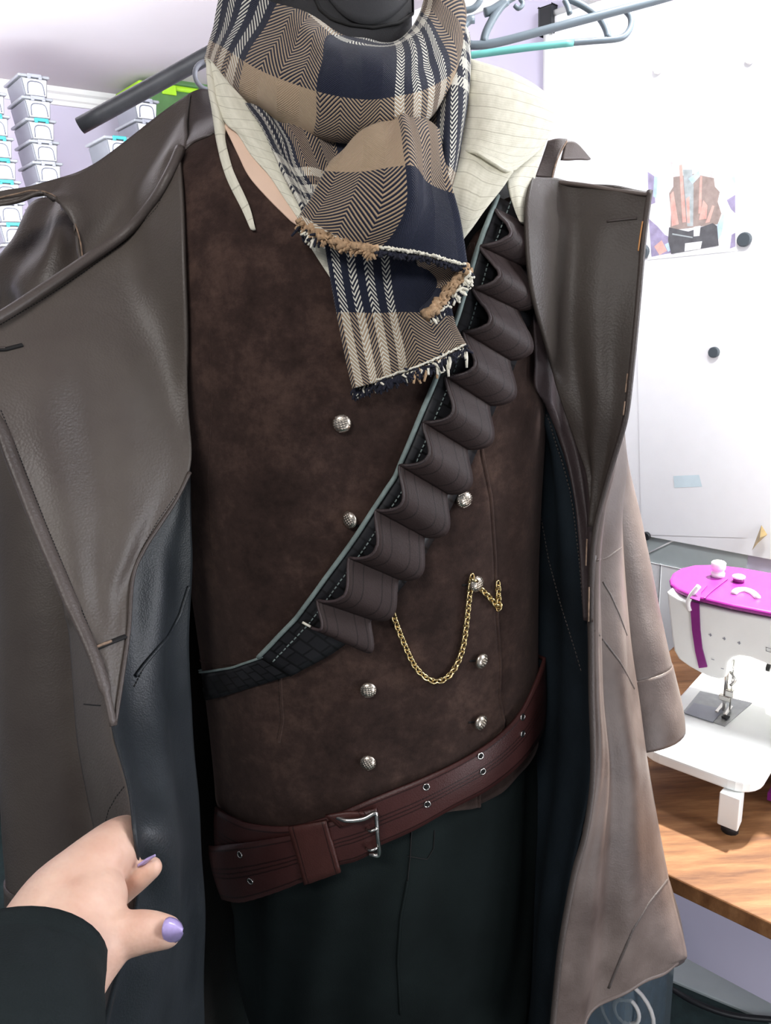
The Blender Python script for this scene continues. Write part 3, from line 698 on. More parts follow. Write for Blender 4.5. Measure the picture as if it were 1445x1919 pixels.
wtube('shoulder_bar', [(1166, 20, 1.06), (1172, 20, 1.06), (1182, 32, 1.06), (1182, 50, 1.06), (1172, 66, 1.06), (1155, 73, 1.06), (1110, 77, 1.06), (1072, 80, 1.06)], .0045, M['hang'], hB, s=40, n=10)
wtube('lower_bar', [(1074, 80, 1.06), (1000, 88, 1.06), (930, 97, 1.06), (860, 107, 1.06), (800, 116, 1.06)], .005, M['tealh'], hB, s=20, n=10)
wtube('brace', [(1060, -5, 1.06), (1095, 12, 1.06), (1122, 32, 1.06), (1136, 55, 1.06), (1140, 72, 1.06)], .0048, M['hang'], hB, s=24, n=10)
wtube('rib', [(1058, 0, 1.06), (1064, 12, 1.06), (1068, 26, 1.06)], .004, M['hang'], hB, s=8, n=8)
hC = thing('clothes_hanger', W(870, 10, 1.03), 'hanger hook curving down at the top edge beside the scarf', 'hanger', 'plastic hangers on the rail')
wtube('hook', [(832, -12, 1.03), (842, 6, 1.03), (862, 19, 1.03), (884, 17, 1.03), (898, 4, 1.03), (904, -14, 1.03)], .0042, M['hang'], hC, s=24, n=10)

# ================================================================== DRESS FORM + TROUSERS + VEST
PROF = [  # z, half width, half depth, centre y
    (.55, .17, .125, .745), (.70, .178, .13, .745), (.85, .178, .13, .745), (.97, .172, .122, .745), (1.08, .170, .118, .745), (1.2, .171, .118, .742), (1.32, .176, .122, .742),
    (1.42, .182, .120, .742), (1.50, .182, .108, .745), (1.555, .168, .090, .752), (1.585, .146, .078, .758), (1.607, .112, .070, .764), (1.622, .085, .063, .768), (1.64, .070, .060, .772), (1.72, .070, .060, .774), (1.80, .070, .060, .774)]
XC = -.022
def prof(z):
    z = max(PROF[0][0], min(PROF[-1][0] - 1e-6, z))
    for i in range(len(PROF) - 1):
        if PROF[i][0] <= z < PROF[i + 1][0]: break
    t = (z - PROF[i][0]) / (PROF[i + 1][0] - PROF[i][0])
    g = lambda k: V((PROF[max(0, min(len(PROF) - 1, k))][1:4]))
    q = cr(g(i - 1), g(i), g(i + 1), g(i + 2), t); return q
TW = R(5)
def torso(th, z, o=0.):
    a, b, yc = prof(z); e = 2 / 2.25
    f = lambda x: math.copysign(abs(x) ** e, x)
    x, y = (a + o) * f(math.sin(th)), -(b + o) * f(math.cos(th))
    return V((XC + x * math.cos(TW) - y * math.sin(TW), yc + x * math.sin(TW) + y * math.cos(TW), z))
def thz(p):
    a, b, yc = prof(p.z); x, y = p.x - XC, p.y - yc
    x, y = x * math.cos(TW) + y * math.sin(TW), -x * math.sin(TW) + y * math.cos(TW)
    f = lambda t: math.copysign(abs(t) ** (2.25 / 2), t)
    return math.atan2(f(x / a), f(-y / b)), p.z
def tgrid(ths, zf, nv, o):
    return [[torso(t, zf(t, j / (nv - 1)), o(t, j / (nv - 1)) if callable(o) else o) for t in ths] for j in range(nv)]
def bvhgrid(P):
    nv, nu = len(P), len(P[0]); vs = [tuple(p) for r in P for p in r]
    return BVHTree.FromPolygons(vs, [(j * nu + i, j * nu + i + 1, (j + 1) * nu + i + 1, (j + 1) * nu + i) for j in range(nv - 1) for i in range(nu - 1)])
FULL = [2 * math.pi * i / 96 - math.pi for i in range(97)]
BV['body'] = bvhgrid(tgrid(FULL, lambda t, v: .55 + v * 1.2, 120, .012))
BV['torso'] = bvhgrid(tgrid(FULL, lambda t, v: .55 + v * 1.2, 120, 0))
def cd(px, py, off):                      # a sight line's depth where it meets the dressed torso, brought forward by off
    p, n = cast('body', px, py, 0); return (px, py, (p - CAM).dot(FW) - off)
df = thing('dress_form', V((XC, .745, .9)), 'black jersey tailor dress form wearing the costume', 'dress form')
grid('torso', tgrid(FULL, lambda t, v: .9 + v * .72, 60, -.003), M['formblk'], df, thick=0)
grid('neck', tgrid(FULL, lambda t, v: 1.565 + v * .18, 30, 0.), M['formblk'], df, thick=0, key='neck')
seam('neck_seam', 'neck', [(588, -8), (600, 18), (622, 36), (655, 47), (700, 52), (745, 44), (778, 22), (790, -5)], .0016, M['thread'], df, .0005, s=40)
capP = [[cast('neck', 592 + (786 - 592) * i / 24, -40 + (1 - abs(i / 12 - 1) ** 2.2) * 88 * j / 5, .0022)[0] for i in range(25)] for j in range(6)]
grid('neck_cap', capP, M['formblk'], df, thick=.001)

tr = thing('trousers', V((XC, .745, .02)), 'plain black trousers hanging below the red brown belt', 'trousers')
def trf(t, v): return .006 + .004 * math.sin(9 * t + 3 * v) * (1 - v) + .003 * math.sin(17 * t - 8 * v)
grid('waist_and_seat', tgrid(FULL, lambda t, v: .62 + v * .37, 50, trf), M['trouser'], tr, thick=0, key='trouser')
for s in (-1, 1):
    c = [V((XC + s * (.088 + .01 * (k / 10)), .745, .66 - .064 * k)) for k in range(11)]
    vs, fs = tubemesh(c, [.098 - .003 * k for k in range(11)], 28); obj('leg', vs, fs, M['trouser'], tr)
seam('fly_seam', 'trouser', [(772, 1545), (768, 1610), (764, 1650)], .0006, M['thread'], tr, .0008, s=20)
seam('fly_seam', 'trouser', [(764, 1604), (800, 1610), (812, 1590), (814, 1556)], .0005, M['thread'], tr, .0006, s=20)
seam('crease', 'trouser', [(764, 1650), (750, 1720), (745, 1800), (750, 1900)], .0014, M['trouser'], tr, .0006, s=20)

NECK = [(335, 236), (400, 232), (450, 235), (475, 295), (510, 350), (575, 412), (645, 515), (690, 590), (760, 600), (830, 520), (880, 435), (930, 375), (990, 310)]
HEM = [(380, 1500), (470, 1535), (560, 1545), (700, 1530), (830, 1505), (880, 1500), (925, 1480), (965, 1440), (990, 1390), (1005, 1330)]
def boundary(pp):
    q = sorted(thz(cast('torso', x, y)[0]) for x, y in pp)
    def f(t):
        if t <= q[0][0]: return q[0][1]
        if t >= q[-1][0]: return q[-1][1]
        for (a, za), (b, zb_) in zip(q, q[1:]):
            if a <= t <= b: u = (t - a) / max(1e-9, b - a); u = u * u * (3 - 2 * u) * .5 + u * .5; return za + (zb_ - za) * u
    return f
fn, fh = boundary(NECK), boundary(HEM)
ve = thing('waistcoat', V((XC, .745, 1.0)), 'dark brown suede double breasted waistcoat with silver buttons on the dress form', 'waistcoat')
EDGE = [(872, 560), (876, 760), (884, 850), (900, 930), (908, 1040), (912, 1150), (918, 1240), (916, 1300), (926, 1350), (900, 1392), (880, 1460)]
eth = sorted([(thz(cast('torso', x, y)[0])[1], thz(cast('torso', x, y)[0])[0]) for x, y in EDGE])
def edge_th(z):
    if z <= eth[0][0]: return eth[0][1]
    if z >= eth[-1][0]: return eth[-1][1]
    for (a, ta), (b, tb_) in zip(eth, eth[1:]):
        if a <= z <= b: return ta + (tb_ - ta) * (z - a) / (b - a)
def vfold(t, v):
    return .0028 * mnoise.noise(V((t * 3.0, v * 2.2, 1.7))) + .0016 * math.sin(7 * t + 6 * v) * v * (1 - v) * 2
ths = [-2.0 + 3.75 * i / 110 for i in range(111)]
P = tgrid(ths, lambda t, v: fh(t) + (fn(t) - fh(t)) * v, 90, lambda t, v: .009 + vfold(t, v))
grid('left_front', P, M['suede'], ve, thick=.002)
nu = 90; P = []
for j in range(90):
    row = []
    for i in range(nu):
        v = j / 89; u = i / (nu - 1); t1 = 1.0
        for _ in range(4): z = fh(t1) + (fn(t1) - fh(t1)) * v; t1 = edge_th(z)
        t = -2.0 + (t1 + 2.0) * u; z = fh(t) + (fn(t) - fh(t)) * v
        row.append(torso(t, z, .0122 + vfold(t, v) + .0015 * max(0, u - .9) * 10 * 0))
    P.append(row)
grid('right_front', P, M['suede'], ve, thick=.002, key='vest')
tube('front_edge', [r[-1] for r in P], .0022, M['suede'], ve, n=8)
back = [math.pi * 2 * i / 40 for i in range(41)]
grid('back', tgrid([1.7 + 2.9 * i / 40 for i in range(41)], lambda t, v: 1.0 + .53 * v, 20, .008), M['suede'], ve, thick=.002)
seam('pocket_welt', 'vest', [(526, 1252), (528, 1300), (531, 1350), (524, 1390)], .0012, M['suede'], ve, .0012)
stitches('stitch_row', 'vest', [(521, 1255), (523, 1300), (525, 1350), (519, 1386)], .0005, M['thread'], ve, 7, .0006)
seam('pocket_welt', 'vest', [(360, 1236), (420, 1243), (470, 1243)], .0011, M['suede'], ve, .001)
seam('dart_seam', 'vest', [(395, 620), (400, 760), (392, 900), (400, 1040)], .001, M['suede'], ve, .0004, s=30)
stitches('stitch_row', 'vest', [(896, 935), (901, 1040), (905, 1150), (911, 1240), (909, 1300), (918, 1350)], .0004, M['thread'], ve, 7, .0004)
# buttons: domed with raised bars, all from one
def make_button():
    bm = bmesh.new(); prof_ = [(.0, .0062), (.003, .0060), (.0052, .0052), (.0066, .0038), (.0070, .0026), (.0064, .0014), (.0030, .0010), (.0028, -.003)]
    rings = []
    for r, h in prof_[1:]: rings.append([bm.verts.new((r * math.cos(k * math.pi / 10), r * math.sin(k * math.pi / 10), h)) for k in range(20)])
    top = bm.verts.new((0, 0, prof_[0][1]))
    for k in range(20): bm.faces.new((rings[0][k], rings[0][(k + 1) % 20], top))
    for a, b in zip(rings, rings[1:]):
        for k in range(20): bm.faces.new((a[k], b[k], b[(k + 1) % 20], a[(k + 1) % 20]))
    for i in range(-3, 4):                 # ribs
        y = i * .0018; hw = math.sqrt(max(0, .0064 ** 2 - y * y)); m = 6
        for q in range(m):
            x = -hw + (q + .5) * 2 * hw / m; rr = math.hypot(x, y); zz = .0064 - .0030 * (rr / .0066) ** 2.4
            boxbm(bm, (x, y, zz - .0004), (2 * hw / m * .95, .0009, .0012))
    me = bpy.data.meshes.new('button'); bm.normal_update(); bm.to_mesh(me); bm.free(); me.materials.append(M['silver'])
    for p_ in me.polygons: p_.use_smooth = len(p_.vertices) == 4 and p_.area > 1e-6
    return me
bme = make_button()
for x, y, tw, tilt in ((641, 792, .2, .1), (659, 971, .6, .9), (865, 933, .4, .15), (887, 1091, .2, .5), (896, 1235, .9, .7), (895, 1350, .7, .45), (690, 1288, .1, .1), (690, 1424, .5, .15)):
    p, n = cast('vest', x, y, .0015); o = bpy.data.objects.new('button', bme); link(o, ve)
    n = (n + RT * (-tilt if x < 700 else tilt * .6)).normalized()
    q = n.to_track_quat('Z', 'Y').to_matrix() @ Matrix.Rotation(tw, 3, 'Z'); o.matrix_basis = Matrix.Translation(p) @ q.to_4x4() @ Matrix.Scale(1.12, 4)
for x, y in ((668, 985), (872, 1096), (886, 1238), (884, 1353), (852, 936)):
    seam('buttonhole', 'vest', [(x - 7, y), (x + 6, y - 1)], .0012, M['thread'], ve, .0006, s=6)

# ================================================================== SHIRT
sh = thing('shirt', V((XC, .74, 1.45)), 'cream striped shirt with open wide collar under the checked scarf', 'shirt')
cr_ = M['cream']
patch('collar_point', [   # hanging outer leaf at the left
    [(386, 112, .635), (390, 113, .635), (394, 118, .635), (398, 122, .635)],
    [(391, 165, .625), (396, 168, .622), (402, 176, .622), (408, 188, .625)],
    [(398, 205, .618), (405, 210, .613), (413, 220, .613), (421, 232, .617)],
    [(408, 270, .612), (412, 268, .608), (417, 266, .608), (422, 264, .611)],
    [(424, 330, .608), (428, 327, .604), (433, 324, .604), (438, 322, .607)],
    [(455, 395, .605), (459, 391, .602), (463, 388, .602), (467, 386, .604)],
    [(471, 430, .603), (473, 431, .601), (476, 431, .601), (479, 430, .602)]], cr_, sh, nu=12, nv=50, clear=.006, uv=(0, .4, 0, 1.2))
patch('collar_fall', [    # inner leaf down to the placket
    [(386, 110, .64), (392, 112, .638), (398, 118, .636)],
    [(396, 165, .63), (415, 155, .622), (430, 158, .622)],
    [(402, 188, .622), (432, 198, .612), (472, 204, .618)],
    [(424, 232, .612), (455, 234, .604), (492, 238, .612)],
    [(445, 250, .608), (474, 264, .598), (510, 276, .606)],
    [(470, 290, .604), (498, 300, .596), (532, 314, .602)],
    [(505, 330, .60), (525, 338, .594), (552, 356, .598)],
    [(535, 375, .598), (550, 382, .593), (572, 398, .596)],
    [(562, 415, .597), (570, 414, .594), (584, 418, .595)]], cr_, sh, nu=14, nv=60, clear=.006, uv=(0, .8, 0, 1.6))
patch('collar_lining', [
    [(398, 190, .64), (430, 215, .635), (470, 240, .63)],
    [(420, 235, .63), (455, 265, .625), (505, 300, .618)],
    [(446, 290, .625), (490, 325, .618), (545, 360, .612)],
    [(466, 330, .62), (505, 360, .613), (570, 405, .606)],
    [(500, 370, .614), (535, 395, .608), (585, 435, .602)],
    [(545, 415, .607), (575, 435, .603), (610, 470, .60)]], M['peach'], sh, nu=14, nv=30, clear=.003)
patch('placket', [[cd(560, 428, .012), cd(590, 430, .012), cd(625, 440, .012)], [cd(580, 460, .01), cd(605, 470, .01), cd(640, 480, .01)], [cd(602, 495, .008), cd(620, 500, .008), cd(640, 510, .008)], [cd(624, 528, .006), cd(628, 529, .006), cd(634, 530, .006)]], cr_, sh, nu=8, nv=24, uv=(0, .4, 0, .8))
patch('collar_leaf', [    # big leaf at the right
    [(870, 108, .66), (900, 118, .655), (950, 134, .655), (992, 155, .66), (1022, 176, .668)],
    [(868, 160, .645), (905, 165, .632), (955, 175, .632), (1005, 190, .642), (1036, 205, .655)],
    [(866, 215, .635), (905, 218, .618), (950, 225, .618), (1000, 235, .63), (1033, 243, .648)],
    [(864, 260, .627), (900, 265, .61), (940, 275, .61), (985, 280, .622), (1014, 277, .636)],
    [(865, 279, .62), (893, 285, .605), (925, 300, .604), (950, 312, .608), (990, 300, .622)],
    [(868, 280, .618), (893, 288, .604), (925, 308, .602), (950, 322, .604), (966, 318, .612)]], cr_, sh, nu=30, nv=40, clear=.006, uv=(0, 1.6, 0, 1.3), thick=.0025)
patch('collar_tip', [
    [(1014, 274, .64), (1020, 260, .645), (1024, 255, .648)],
    [(985, 298, .628), (1000, 292, .632), (1016, 290, .64)],
    [(952, 330, .612), (975, 325, .618), (1003, 328, .632)],
    [(955, 362, .612), (972, 358, .614), (993, 365, .626)],
    [(965, 395, .612), (975, 394, .612), (988, 395, .622)],
    [(973, 414, .612), (977, 417, .612), (983, 420, .616)]], cr_, sh, nu=14, nv=36, clear=.006, uv=(0, .7, 0, 1))
patch('front_placket', [
    [(855, 270, .625), (895, 282, .612), (925, 305, .608), (962, 322, .607)],
    [(846, 325, .618), (878, 328, .605), (908, 345, .602), (942, 352, .604)],
    [(846, 380, .610), (866, 390, .60), (888, 398, .598), (912, 390, .60)],
    [(852, 425, .604), (862, 430, .597), (874, 430, .596), (888, 422, .598)],
    [(860, 450, .602), (862, 452, .598), (865, 450, .598), (868, 446, .598)]], cr_, sh, nu=24, nv=36, clear=.006, uv=(0, 1.1, .2, .2001) if False else (0, 1.0, 0, .9))

# ================================================================== SCARF
sc = thing('scarf', V((-.01, .60, 1.5)), 'navy tan and white checked wool scarf knotted round the neck', 'scarf')
pm = M['plaid']
patch('neck_wrap', [
    [(520, -50, .74), (545, -30, .72), (590, 5, .68), (640, 60, .645), (690, 80, .63), (735, 82, .63), (775, 55, .645), (795, 10, .67), (800, -40, .70)],
    [(440, -40, .70), (490, -25, .66), (547, 18, .62), (596, 58, .598), (650, 92, .585), (738, 97, .583), (787, 76, .60), (815, 30, .63), (826, -40, .67)],
    [(412, 20, .685), (455, 30, .645), (520, 70, .603), (585, 112, .576), (655, 130, .562), (737, 132, .56), (800, 115, .58), (842, 70, .615), (856, -10, .66)],
    [(392, 70, .685), (430, 90, .645), (495, 130, .60), (572, 160, .572), (652, 178, .557), (735, 178, .555), (802, 160, .578), (846, 120, .615), (868, 40, .66)],
    [(386, 105, .69), (420, 140, .655), (482, 185, .612), (563, 222, .582), (648, 236, .566), (730, 228, .565), (795, 205, .586), (838, 165, .622), (866, 80, .67)],
    [(396, 120, .70), (430, 158, .67), (482, 206, .632), (560, 250, .602), (644, 262, .585), (725, 250, .582), (788, 226, .602), (828, 185, .64), (858, 100, .69)],
    [(420, 120, .72), (450, 155, .69), (500, 200, .655), (570, 240, .625), (645, 250, .61), (722, 240, .61), (780, 215, .63), (815, 175, .665), (840, 100, .71)]],
    pm, sc, nu=90, nv=50, uv=(-.95, 3.75, 2.35, -.25), thick=.004, fold=lambda u, v: .003 * math.sin(11 * u + 9 * v) * math.sin(math.pi * v) + .0025 * mnoise.noise(V((u * 7, v * 5, 0))), key='wrap')
patch('under_wrap', [
    [(462, 195, .655), (520, 225, .635), (600, 245, .615), (690, 245, .605)],
    [(488, 235, .635), (545, 265, .612), (610, 285, .597), (700, 285, .59)],
    [(512, 285, .618), (560, 310, .602), (625, 320, .588), (700, 330, .58)],
    [(536, 335, .607), (585, 355, .594), (640, 365, .582), (700, 370, .575)],
    [(560, 378, .602), (605, 395, .592), (650, 410, .58), (700, 410, .575)],
    [(580, 420, .60), (620, 435, .59), (660, 440, .58), (700, 440, .575)]], pm, sc, nu=40, nv=40, clear=.012, uv=(2.1, 4.6, 1.3, 3.0), thick=.004, fold=lambda u, v: .003 * math.sin(14 * u + 4 * v))
patch('side_strand', [
    [(806, 30, .66), (835, 20, .645), (858, 40, .65), (876, 70, .67)],
    [(806, 100, .645), (838, 90, .625), (866, 110, .632), (881, 135, .655)],
    [(802, 170, .63), (838, 165, .608), (866, 180, .618), (879, 195, .64)],
    [(802, 230, .615), (835, 238, .595), (860, 245, .606), (874, 255, .63)],
    [(800, 290, .603), (830, 305, .588), (852, 315, .60), (866, 318, .62)],
    [(795, 340, .598), (822, 358, .587), (840, 365, .597), (850, 368, .612)]], pm, sc, nu=30, nv=60, uv=(3.2, 1.9, 2.9, .6), thick=.004, fold=lambda u, v: .002 * math.sin(9 * u + 5 * v))
patch('back_tail', [
    [(606, 430, .588), (680, 440, .572), (760, 450, .566), (832, 470, .572)],
    [(613, 480, .588), (686, 492, .570), (762, 500, .564), (838, 520, .570)],
    [(624, 545, .588), (694, 552, .573), (768, 556, .566), (844, 570, .574)],
    [(637, 615, .592), (706, 612, .577), (776, 604, .571), (853, 606, .580)],
    [(650, 680, .596), (716, 668, .583), (788, 648, .578), (864, 630, .587)],
    [(661, 728, .60), (722, 710, .59), (794, 686, .586), (874, 648, .594)]], pm, sc, nu=44, nv=50, clear=.014, uv=(2.98, 1.2, 1.95, .12), thick=.004, fold=lambda u, v: .0022 * math.sin(10 * u) + .0012 * math.sin(7 * v), key='tail')
patch('front_tail', [
    [(644, 290, .575), (690, 246, .562), (750, 219, .566), (788, 228, .570), (819, 248, .58)],
    [(628, 306, .568), (690, 275, .548), (757, 250, .546), (792, 258, .556), (827, 275, .57)],
    [(612, 327, .562), (686, 310, .540), (760, 292, .536), (796, 300, .552), (836, 310, .562)],
    [(594, 352, .562), (680, 345, .537), (764, 335, .530), (800, 342, .549), (846, 352, .556)],
    [(580, 375, .563), (670, 385, .538), (765, 385, .530), (806, 390, .544), (856, 400, .552)],
    [(568, 397, .566), (655, 425, .543), (745, 432, .534), (800, 438, .541), (864, 445, .552)],
    [(560, 416, .57), (640, 455, .549), (716, 468, .541), (796, 478, .543), (875, 499, .553)]], pm, sc, nu=60, nv=60, uv=(.12, 1.95, .2, 2.02), thick=.004, skew=.4, fold=lambda u, v: .0035 * math.exp(-((u - .52) / .05) ** 2) * (1 - v) + .002 * math.sin(9 * u + 7 * v), key='ftail')
patch('folded_corner', [
    [(778, 474, .552), (825, 484, .552), (872, 499, .556)],
    [(784, 505, .563), (825, 510, .562), (868, 515, .559)],
    [(788, 540, .568), (818, 540, .566), (850, 545, .560)],
    [(788, 588, .566), (798, 590, .562), (806, 588, .558)]], pm, sc, nu=24, nv=30, uv=(1.1, 1.9, .2, 1.4), thick=.003)
def frayed(name, pts, r, mat, par):
    v0, f0 = [], []
    q = smoothpath(pts, 90)
    for k in range(3):
        pts2 = [p + V((random.gauss(0, 1), random.gauss(0, 1), random.gauss(0, 1))) * r * .45 - FW * (.0006 * k) for p in q]
        v, f = tubemesh(pts2, [r * random.uniform(.5, 1.1) for _ in q], 6); o = len(v0); v0 += v; f0 += [tuple(x + o for x in g) for g in f]
    return obj(name, v0, f0, mat, par)
M['woolt'] = plain('tan wool yarn', (178, 148, 116), .95, var=.25, scale=300, bstr=.6, bscale=900); M['wooln'] = plain('navy wool yarn', (26, 28, 42), .95, var=.4, scale=300, bstr=.6)
M['woolw'] = plain('white wool yarn', (226, 222, 206), .95, var=.12, scale=300, bstr=.6); M['woolo'] = plain('rust yarn', (176, 110, 66), .95, var=.2)
frayed('frayed_hem', [W(x, y, d - .003) for x, y, d in ((562, 420, .57), (600, 441, .558), (640, 457, .549), (680, 464, .544), (706, 468, .541))], .0028, M['woolt'], sc)
frayed('hem_stitching', [W(x, y, d - .003) for x, y, d in ((706, 465, .541), (760, 470, .541), (810, 480, .544), (873, 498, .552))], .0011, M['woolw'], sc)
frayed('frayed_hem', [W(x, y, d - .004) for x, y, d in ((874, 502, .556), (862, 522, .559), (840, 548, .560), (812, 580, .558), (800, 590, .560))], .0034, M['woolt'], sc)
frayed('hem_stitching', [W(x, y, d - .004) for x, y, d in ((662, 726, .60), (722, 707, .588), (794, 682, .584), (872, 646, .592))], .0008, M['woolw'], sc)
def fringe(name, pts, n, ln, mat, dirs, r=.0011, jit=.6):
    v0, f0 = [], []
    for i in range(n):
        t = random.random() * (len(pts) - 1); k = min(int(t), len(pts) - 2); p = pts[k].lerp(pts[k + 1], t - k)
        d = (dirs + V((random.gauss(0, jit), random.gauss(0, jit * .4), random.gauss(0, jit)))).normalized() * ln * random.uniform(.4, 1.2)
        q = [p, p + d * .5 + V((random.gauss(0, .001), 0, 0)), p + d]
        v, f = tubemesh(q, [r, r * 1.15, r * .8], 5); o = len(v0); v0 += v; f0 += [tuple(x + o for x in g) for g in f]
    o = obj(name, v0, f0, mat, sc); o['kind'] = 'stuff'; return o
hem = [W(x, y, d - .003) for x, y, d in ((662, 730, .60), (722, 712, .588), (794, 688, .584), (874, 650, .592))]
DN = -UP * 1.0
fringe('fringe', hem, 260, .0085, M['wooln'], DN, .0010, .45); fringe('fringe', hem[:3], 46, .007, M['woolw'], DN, .0009, .4); fringe('fringe', hem[2:], 12, .014, M['woolw'], DN + RT * .3, .0012, .3); fringe('fringe', hem[1:], 6, .014, M['woolt'], DN, .0012, .3)
fold_ = [W(x, y, d - .004) for x, y, d in ((876, 505, .556), (866, 528, .559), (842, 556, .560), (806, 594, .558))]
fringe('fringe', fold_, 60, .008, M['woolw'], DN + RT * .8); fringe('fringe', fold_, 50, .007, M['wooln'], DN + RT * .8)
top_ = [W(x, y, d - .003) for x, y, d in ((560, 420, .57), (600, 443, .558), (650, 462, .549), (700, 472, .541))]
fringe('fringe', top_, 110, .006, M['woolt'], DN); fringe('fringe', top_[:2], 30, .010, M['wooln'], DN); fringe('fringe', top_[:2], 24, .012, M['woolw'], DN + RT * .3)
fringe('fringe', [W(x, y, d - .003) for x, y, d in ((706, 470, .541), (796, 482, .543), (875, 503, .553))], 120, .004, M['wooln'], DN)

# ================================================================== BANDOLIER
ba = thing('bandolier', V((.05, .60, 1.3)), 'black embossed leather bandolier with brown empty loops slung across the waistcoat', 'bandolier')
def cgrid(name, pairs, n, m, off, mat, parent, uv, thick=.002, key=None, bulge=0):
    P = []
    Ls = smoothpath([V((a[0], a[1], 0)) for a, b in pairs], n); Rs = smoothpath([V((b[0], b[1], 0)) for a, b in pairs], n)
    for a, b in zip(Ls, Rs):
        row = []
        for i in range(m):
            u = i / (m - 1); q = a.lerp(b, u); row.append(cast('body', q.x, q.y, off + bulge * math.sin(math.pi * u))[0])
        P.append(row)
    # ease out jitter where the surface turns away
    return grid(name, P, mat, parent, uv=uv, thick=thick, key=key)
SP = [((925, 375), (1010, 420)), ((888, 470), (1002, 540)), ((855, 585), (968, 655)), ((813, 708), (912, 785)), ((738, 890), (840, 950)), ((660, 1010), (760, 1085)), ((560, 1150), (650, 1200)), ((490, 1226), (548, 1262))]
cgrid('strap', SP, 80, 8, .005, M['croc'], ba, (0, 1.25, 0, 12))
cgrid('strap_end', [((505, 1222), (560, 1258)), ((440, 1247), (478, 1284)), ((370, 1260), (395, 1310)), ((315, 1262), (325, 1318))], 30, 6, .003, M['croc'], ba, (0, 1, 0, 4))
seam('cut_edge', 'body', [a for a, b in SP], .0022, M['croc_edge'], ba, .0065, s=90)
seam('cut_edge', 'body', [(498, 1226), (440, 1247), (372, 1260), (320, 1263)], .0012, M['croc_edge'], ba, .005, s=40)
stitches('stitch_row', 'body', [(a[0] + 24, a[1] + 10) for a, b in SP], .0007, M['croc_edge'], ba, 9, .0068)
LP = [((920, 402), (972, 426)), ((891, 467), (964, 502)), ((878, 544), (960, 583)), ((861, 623), (944, 674)), ((829, 705), (908, 757)), ((790, 789), (868, 838)), ((746, 868), (832, 920)), ((703, 951), (792, 1000)), ((655, 1039), (745, 1078)), ((597, 1118), (694, 1152)), ((573, 1160), (668, 1202))]
for (a0, b0), (a1, b1) in zip(LP, LP[1:]):
    P = []; NS = 24; last = (a1 == (573, 1160))
    for j in range(NS + 1):
        s = j / NS; k = max(0., math.sin(math.pi * s ** 1.6)) ** .8; row = []
        ax, ay = a0[0] + (a1[0] - a0[0]) * s, a0[1] + (a1[1] - a0[1]) * s; bx, by = b0[0] + (b1[0] - b0[0]) * s, b0[1] + (b1[1] - b0[1]) * s
        shx, shy = (28 * k, 9 * k) if not last else (26 * k, 14 * k)
        for i in range(13):
            u = i / 12; x = ax + (bx - ax) * u + shx * (1 - .25 * u); y = ay + (by - ay) * u + shy * (1 + .3 * u)
            p, n = cast('body', x, y, 0); row.append(p + n * (.0075 + .012 * k * (1 - .25 * u)))
        P.append(row)
    lo = grid('cartridge_loop', P, M['loop'], ba, thick=.0024, uv=(0, 1, 0, 1))
    tube('loop_rim', [r[0] for r in P], .0015, M['facing'], lo, n=6)
tag(tube('white_thread', [cast('body', x, y, .016)[0] for x, y in ((573, 1151), (580, 1155), (588, 1159))], .0012, M['woolw'], n=6), 'short pale thread end poking from the lowest bandolier loop', 'thread')

# ================================================================== BELT
be = thing('belt', V((XC, .62, .98)), 'wide red brown stitched leather belt with silver buckle, hanging aslant', 'belt')
TOPB = [(1012, 1225), (994, 1274), (966, 1330), (926, 1374), (870, 1412), (800, 1447), (700, 1488), (630, 1518), (550, 1541), (480, 1538), (440, 1524), (415, 1508)]
BOTB = [(1016, 1345), (998, 1384), (962, 1430), (906, 1474), (842, 1508), (772, 1548), (700, 1580), (640, 1604), (560, 1640), (490, 1640), (445, 1622), (418, 1605)]
cgrid('strap', list(zip(TOPB, BOTB)), 100, 9, .006, M['belt'], be, (0, 1, 0, 1), .003, 'belt', .002)
bo = be.children
T2 = [(704, 1500), (660, 1512), (610, 1530), (560, 1549), (500, 1562), (440, 1573), (412, 1580)]
B2 = [(706, 1576), (670, 1596), (630, 1607), (590, 1628), (530, 1655), (470, 1676), (436, 1674)]
cgrid('strap_end', list(zip(T2, B2)), 60, 9, .012, M['belt'], be, (0, 1, 0, 1), .003, 'bend', .002)
cgrid('keeper_loop', [((552, 1530), (580, 1636)), ((584, 1524), (612, 1624)), ((617, 1517), (642, 1612))], 14, 10, .0165, M['keeper'], be, (0, 1, 0, 1), .003)
cgrid('buckle_chape', [((615, 1508), (640, 1530)), ((650, 1502), (668, 1520)), ((680, 1502), (690, 1514))], 10, 5, .0165, M['keeper'], be, (0, 1, 0, 1), .003)
bk = tube('buckle', [cast('body', x, y, o)[0] for x, y, o in ((634, 1512, .016), (652, 1513, .020), (680, 1509, .021), (700, 1501, .019), (703, 1512, .019), (705, 1545, .0195), (708, 1578, .018), (700, 1581, .017), (692, 1583, .014))], .0022, M['steel'], be, n=10, smoothn=70)
for y in (1527, 1563): tube('prong', [cast('body', 704, y, .021)[0], cast('body', 694, y + 3, .022)[0], cast('body', 685, y + 7, .016)[0]], .0014, M['steel'], bk, n=8, smoothn=8)
def eyelet(key, x, y, off):
    p, n = cast(key, x, y, off)
    a = n.orthogonal().normalized(); b = n.cross(a)
    e = tube('eyelet', [p + a * (.0030 * math.cos(k * math.pi / 10)) + b * (.0030 * math.sin(k * math.pi / 10)) for k in range(20)], .0007, M['steel'], be, n=6, closed=True)
    lathe('eyelet_hole', [(.0027, 0), (.0025, .0003)], M['hole'], e, 14, p, n)
for x, y in ((452, 1600), (471, 1649)): eyelet('bend', x, y, .002)
for x, y in ((798, 1473), (800, 1505), (899, 1415), (903, 1444), (977, 1343), (977, 1374)): eyelet('belt', x, y, .002)

